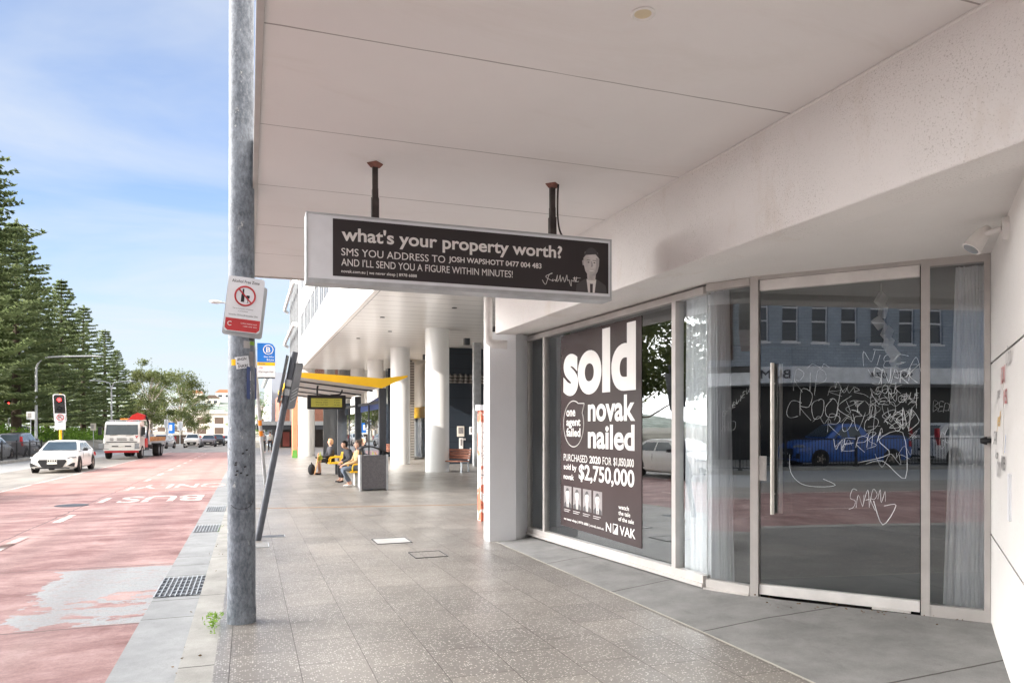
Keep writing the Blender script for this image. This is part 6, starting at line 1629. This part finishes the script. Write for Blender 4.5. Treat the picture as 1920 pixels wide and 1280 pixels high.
# ------------------------------------------------------------------ fence, signals, lamps, signs
def fence(x, y0, y1, label):
    t = thing('median_fence', (x, (y0 + y1) / 2, G((y0 + y1) / 2)), label, 'fence', 'black median fences')
    n = int((y1 - y0) / .13); b = B()
    for i in range(n): y = y0 + i * .13; b.obox((x, y, G(y) + .60), (.016, .016, 1.05))
    for z in (.12, 1.10): b.bar((x, y0, G(y0) + z), (x, y1, G(y1) + z), .03, .04)
    b.build('railings', M['black'], t)
    y = y0
    while y <= y1 + .01:
        b = B(); b.obox((x, y, G(y) + .62), (.06, .06, 1.24)); b.obox((x, y, G(y) + .03), (.16, .16, .06)); b.build('post', M['black'], t); y += 3.0
fence(-13.9, 37, 61, 'black railing fence along the far kerb at the left edge')
fence(-15.95, -24, 9, 'black railing fence mirrored in the glass door')
def signal(x, y, z0, z1, yaw, label, pole_m='yellow', w=.56, tilt=0.0):
    t = thing('traffic_signal', (0, 0, 0), label, 'traffic light'); g = -0.05
    def KS(o): o.parent = t; return o
    b = B(); b.tube([(0, .12, 0), (0, .12, z1 + .02)], .07, 10); KS(b.build('pole', M[pole_m], None, 50))
    hh = z1 - z0; f = lambda u, v, d: (u + tilt * (v - z0), d, v); r = .12
    pts = lambda w_, m: [(sx * (w_ / 2 - r) + r * cos(a), (z1 - m - r if sy > 0 else z0 + m + r) + r * sin(a)) for sx, sy, a0 in ((1, -1, -90), (1, 1, 0), (-1, 1, 90), (-1, -1, 180)) for a in [rad(a0 + i * 30) for i in range(4)]]
    KS(B().prism(pts(w, 0), f, 0, .03).build('target_board', M['signwhite'], None)); KS(B().prism(pts(w - .09, .045), f, -.012, -.001).build('board_face', M['black'], None))
    for i in range(3):
        zc = z1 - hh * (.2 + .3 * i); q = B(); q.lathe([(.001, -.02), (.105, -.02)], (tilt * (zc - z0), -.02, zc), 'Y', 20, False); KS(q.build('lamp', M['red_on'] if i == 0 else M['dark'], None))
        q = B(); q.tube([(tilt * (zc - z0), -.02, zc), (tilt * (zc - z0), -.22, zc - .02)], [.13, .125], 14, False); KS(q.build('visor', M['black'], None))
    t.location = (x, y, G(y) + g); t.rotation_euler = (0, 0, yaw); return t
sg1 = signal(-10.05, 48.2, 2.32, 3.93, rad(12), 'red traffic light on a yellow based pole behind the white wagon', tilt=-.05, w=.62)
nt = thing('no_turn_sign', (-9.95, 48.0, 1.8), 'white no right turn sign below the red traffic light', 'sign')
pf5 = plane_fn((-10.28, 47.95, 1.34), (cos(rad(12)), sin(rad(12)), 0), (0, 0, 1))
B().prism([(0, 0), (.52, 0), (.52, .92), (0, .92)], pf5, -.02, 0).build('plate', M['signwhite'], nt)
b = B(); b.tube([pf5(.26 + .17 * cos(a), .70 + .17 * sin(a), .004) for a in [2 * pi * j / 20 for j in range(21)]], .02, 5, False); b.tube([pf5(.14, .82, .004), pf5(.38, .58, .004)], .018, 5); b.build('red_ring', M['signred'], nt)
b = B(); b.tube([pf5(.20, .60, .003), pf5(.20, .74, .003), pf5(.32, .74, .003)], .016, 5); b.build('arrow', M['black'], nt)
text('NO', pf5(.15, .40, .002), (cos(rad(12)), sin(rad(12)), 0), (0, 0, 1), .22, .09, M['black'], nt, .04)
for z in (.28, .20, .12): b = B(); b.quad(pf5(.10, z, .002), pf5(.42, z, .002), pf5(.42, z + .025, .002), pf5(.10, z + .025, .002)); b.build('small_print', M['inkgrey'], nt)
signal(-23.6, 90.5, 3.45, 5.25, rad(12), 'red traffic light at the far left with a grey pole', 'galv', .85)
signal(-11.9, 125, 2.6, 3.9, rad(192), 'dark-backed traffic light under the single-armed lamp up the road', 'galv', .6)
signal(-10.2, 128, 2.2, 3.6, rad(185), 'blue-backed traffic light beside the low wall up the road', 'galv', .8)
def lamp(x, y, h, arms, label, r=.10):
    t = thing('street_lamp', (x, y, G(y)), label, 'street lamp', 'street lamps along the road')
    z0 = G(y); b = B(); b.tube([(x, y, z0 - .3), (x, y, z0 + h * .86)], [r, r * .75], 10); b.build('pole', M['galv'], t, 50)
    for a in arms:
        b = B(); b.tube(smooth_path([(x, y, z0 + h * .86), (x + a * .06, y, z0 + h * .93), (x + a * .22, y, z0 + h * .975), (x + a, y, z0 + h)]), r * .62, 8); am = b.build('arm', M['galv'], t, 50)
        b = B(); b.ball((x + a * 1.03, y, z0 + h - .03), (max(.25, abs(a) * .1), .15, .08), 10, 6); b.build('lamp_head', M['galv'], am, 60)
lamp(-17.5, 75, 8.6, (4.6,), 'tall street lamp with one long curved arm in front of the pines', .12)
lamp(-15.2, 98, 7.9, (2.1, -2.0), 'double-armed street lamp rising behind the truck cab', .10)
lamp(-18.2, 155, 8.4, (2.6, -2.4), 'smaller double-armed street lamp above the truck tray', .12)
lamp(-14.4, 153, 6.9, (2.3,), 'short single-armed street lamp right of the truck', .12)
lamp(-0.32, 31, 6.75, (-0.85,), 'street lamp whose arm tip shows left of the big pole', .05)
def road_sign(x, y, zb_, zt_, w, label, m='signwhite', mark='signred', pole='galv', name='road_sign'):
    t = thing(name, (x, y, G(y)), label, 'sign'); b = B(); b.tube([(x, y + .05, G(y)), (x, y + .05, zt_)], .04, 8); b.build('pole', M[pole], t)
    B().box(x - w / 2, x + w / 2, y - .02, y, zb_, zt_).build('plate', M[m], t)
    b = B(); b.box(x - w * .35, x + w * .1, y - .03, y - .021, zb_ + (zt_ - zb_) * .25, zb_ + (zt_ - zb_) * .8); b.build('mark', M[mark], t)
road_sign(-17.85, 74.7, 2.05, 2.75, .62, 'white parking sign on the tall lamp pole', mark='inkgrey')
road_sign(-19.3, 93.5, 1.25, 2.05, .62, 'small red and white sign on a thin pole by the hedge')
road_sign(-16.1, 92.3, .95, 1.75, .55, 'small cream sign on a thin pole right of the yellow post', 'cream', 'inkgrey')
road_sign(-11.6, 130, 0.2, 1.9, .9, 'blue sign beside the low wall up the road', 'blue', 'ink')
lw = B(); lw.box(-13.5, -8.3, 138, 138.4, -2.2, -.2); tag(lw.build('low_wall', M['brownwall'], None), 'long low grey-brown wall beside the road behind the queue', 'wall')

# ------------------------------------------------------------------ trees and planting
def norfolk(seed, H=22.0, R=5.2):
    rr = random.Random(seed); st = random.getstate(); random.seed(seed)
    b = B(); z = H * .10; wh = 0
    while z < H * .985:
        k = (z / H); Lb = R * (1 - k) ** .78 + .25
        Lb *= rr.uniform(.88, 1.08); nb_ = 6 if k < .8 else 5; a0 = rr.uniform(0, pi)
        for i in range(nb_):
            a = a0 + 2 * pi * i / nb_ + rr.uniform(-.15, .15); Li = Lb * rr.uniform(.70, 1.18); dr = Vector((cos(a), sin(a), 0)); lt = Vector((-sin(a), cos(a), 0))
            ns = max(5, int(Li / .24)); droop = rr.uniform(.02, .12)
            for j in range(1, ns + 1):
                s_ = j / ns
                c = dr * (Li * s_) + Vector((0, 0, z - droop * Li * s_ + .20 * Li * s_ ** 3))
                if s_ > .15:
                    bl = .95 * (1 - s_ * .75) * min(1, s_ * 3) * (.45 + .13 * Li)
                    for sd in (-1, 1):
                        e = c + lt * sd * bl + dr * bl * .55 + Vector((0, 0, bl * rr.uniform(.15, .4)))
                        m_ = (c + e) / 2; up = Vector((0, 0, rr.uniform(.12, .24)))
                        b.quad(c - up * .3, m_ - up * .15 + dr * .10, e, m_ + up); b.quad(c + dr * .12, m_ + dr * .16 - up * .2, e + up * .4, m_ - dr * .10 + up * .2)
                        for q_ in range(2): b.leaf(c + (e - c) * rr.uniform(.2, 1.05) + Vector((0, 0, rr.uniform(-.05, .2))), rr.uniform(.25, .5), .34, .7)
                b.leaf(c + Vector((0, 0, .1)), rr.uniform(.25, .45), .4, .6)
        z += (.46 + .50 * (1 - k)) * rr.uniform(.85, 1.15) * H / 22
    for q_ in range(12): b.leaf((rr.gauss(0, .1), rr.gauss(0, .1), H * rr.uniform(.97, 1.0)), .4, .3, 2)
    cr = b
    tk = B(); tk.tube([(0, 0, -1), (0, 0, H * .3), (0, 0, H * .7), (0, 0, H)], [H * .018, H * .013, H * .007, .03], 8)
    random.setstate(st); return cr, tk
protos = []
for sd in (11, 12, 13):
    cr, tk = norfolk(sd); t = thing('pine_tree', (0, 0, 0), 'x', 'tree', 'tall pines along the park edge')
    c_ = cr.build('crown', M['pine'], None); c_.parent = t; k_ = tk.build('trunk', M['bark'], None, 60); k_.parent = t; protos.append(t)
pl_ = [(-22.6, 76.8, 1.27, 'tallest dark pine at the left edge, its crown cut by the frame'), (-21.9, 86.5, 1.0, 'second pine from the left with a thin spire top over the left edge'), (-21.9, 93.2, 0.80, 'third pine from the left, behind the tall curved lamp'), (-22, 106, 0.90, 'fourth pine with a sharp tip above the no right turn sign'),
       (-22, 119, 0.85, 'fifth pine in the row, pale green and dense'), (-21.9, 135, 0.79, 'sixth pine in the row, behind the double-armed lamp'), (-21.9, 147, 0.70, 'last and lowest pine at the right end of the row'), (-29, 88, 1.0, 'dark pine in the back row behind the left traffic light'), (-30, 112, .86, 'back row pine filling the gap behind the curved lamp'), (-30, 135, .8, 'back row pine behind the pale green one'), (-27, 99, .82, 'half hidden pine between the third and fourth pines'), (-26, 128, .80, 'half hidden pine between the fifth and sixth pines'), (-27, 146, .62, 'half hidden low pine behind the last of the row')]
for i, (x, y, s_, lab) in enumerate(pl_):
    t = protos[i] if i < 3 else copy_tree(protos[i % 3]); t['label'] = lab
    t.location = (x, y, G(y) + 1.2); t.rotation_euler = (0, 0, i * 1.3); t.scale = (s_ * 1.32, s_ * 1.32, s_)
def gum(name, x, y, h, w, label, m='euc', seed=1, trunk='gumbark', ncl=46, nl=170, z=None):
    st = random.getstate(); random.seed(seed); t = thing(name, (x, y, G(y) if z is None else z), label, 'tree', 'gum trees beyond the pines' if name == 'gum_tree' else None); z0 = t.location.z
    b = B(); lim = B(); lim.tube([(x, y, z0 - .5), (x + .2, y, z0 + h * .25), (x - .1, y, z0 + h * .5), (x + .2, y, z0 + h * .8)], [h * .022, h * .017, h * .012, .05], 8)
    for k in range(ncl):
        a = random.uniform(0, 2 * pi); rr = w * sqrt(random.random()) * .5; hz = random.uniform(.26, 1.0); rr *= sin(pi * min(1, .22 + hz * .72)) ** .6
        c = Vector((x + rr * cos(a), y + rr * sin(a), z0 + h * hz)); s_ = random.uniform(.55, 1.15) * h * .085
        if k % 3 == 0: lim.tube([(x, y, z0 + h * max(.18, hz - .32)), (x + rr * cos(a) * .5, y + rr * sin(a) * .5, z0 + h * (hz - .12)), tuple(c)], [h * .008, h * .005, .03], 5)
        for q_ in range(nl):
            d = Vector((random.gauss(0, 1), random.gauss(0, 1), random.gauss(0, .62))); b.leaf(c + d * s_ * .62, random.uniform(.22, .5) * h / 13, .42, .9)
    b.build('crown', M[m], t); lim.build('trunk', M[trunk], t, 60); random.setstate(st)
gum('gum_tree', -16.5, 146, 14.5, 12, 'tall gum tree with yellow-green crown right of the pines', seed=21)
gum('gum_tree', -12.5, 158, 13.2, 12, 'rounded gum tree over the queue of cars', seed=22, ncl=60)
gum('gum_tree', -19.5, 170, 14, 12, 'gum tree behind the double-armed lamp', seed=23)
gum('gum_tree', -11.0, 172, 9.5, 8, 'low dark gum tree at the right end of the group', seed=24, ncl=40)
gum('park_tree', -27, 60, 17.5, 17, 'broad leafy tree mirrored in the shop window above the bus', seed=41, ncl=95, nl=230)
gum('park_tree', -33, 47, 18, 17, 'broad leafy tree mirrored in the shop window beside the mullion', seed=42, ncl=95, nl=230)
gum('street_tree', -2.2, 190, 7.5, 5, 'bright green small tree at the end of the road', 'hedge', 31, ncl=26, nl=120)
gum('street_tree', 0.8, 170, 5.5, 4, 'low yellow-green tree beside the pole at the end of the road', 'hedge', 32, ncl=20, nl=120)
gum('street_tree', 1.4, 88, 6.3, 1.6, 'slim yellow-green tree in front of the blue-grey apartments', 'hedge', 33, ncl=12, nl=60)
b = B()
st = random.getstate(); random.seed(5)
for k in range(15000):
    y = random.uniform(62, 150); x = -19.5 - random.random() ** 1.5 * 5 - (0 if y > 80 else (80 - y) * .15); zz = G(y) + .6 + random.random() * (1.1 + .5 * sin(y * .5)) + .12 * (-19 - x); b.leaf((x, y, zz), random.uniform(.18, .4), .5, .8)
tag(b.build('shrub_bank', M['hedge'], None), 'bright green shrubs and ground cover along the park bank under the pines', 'shrubs', kind='stuff')
random.setstate(st)
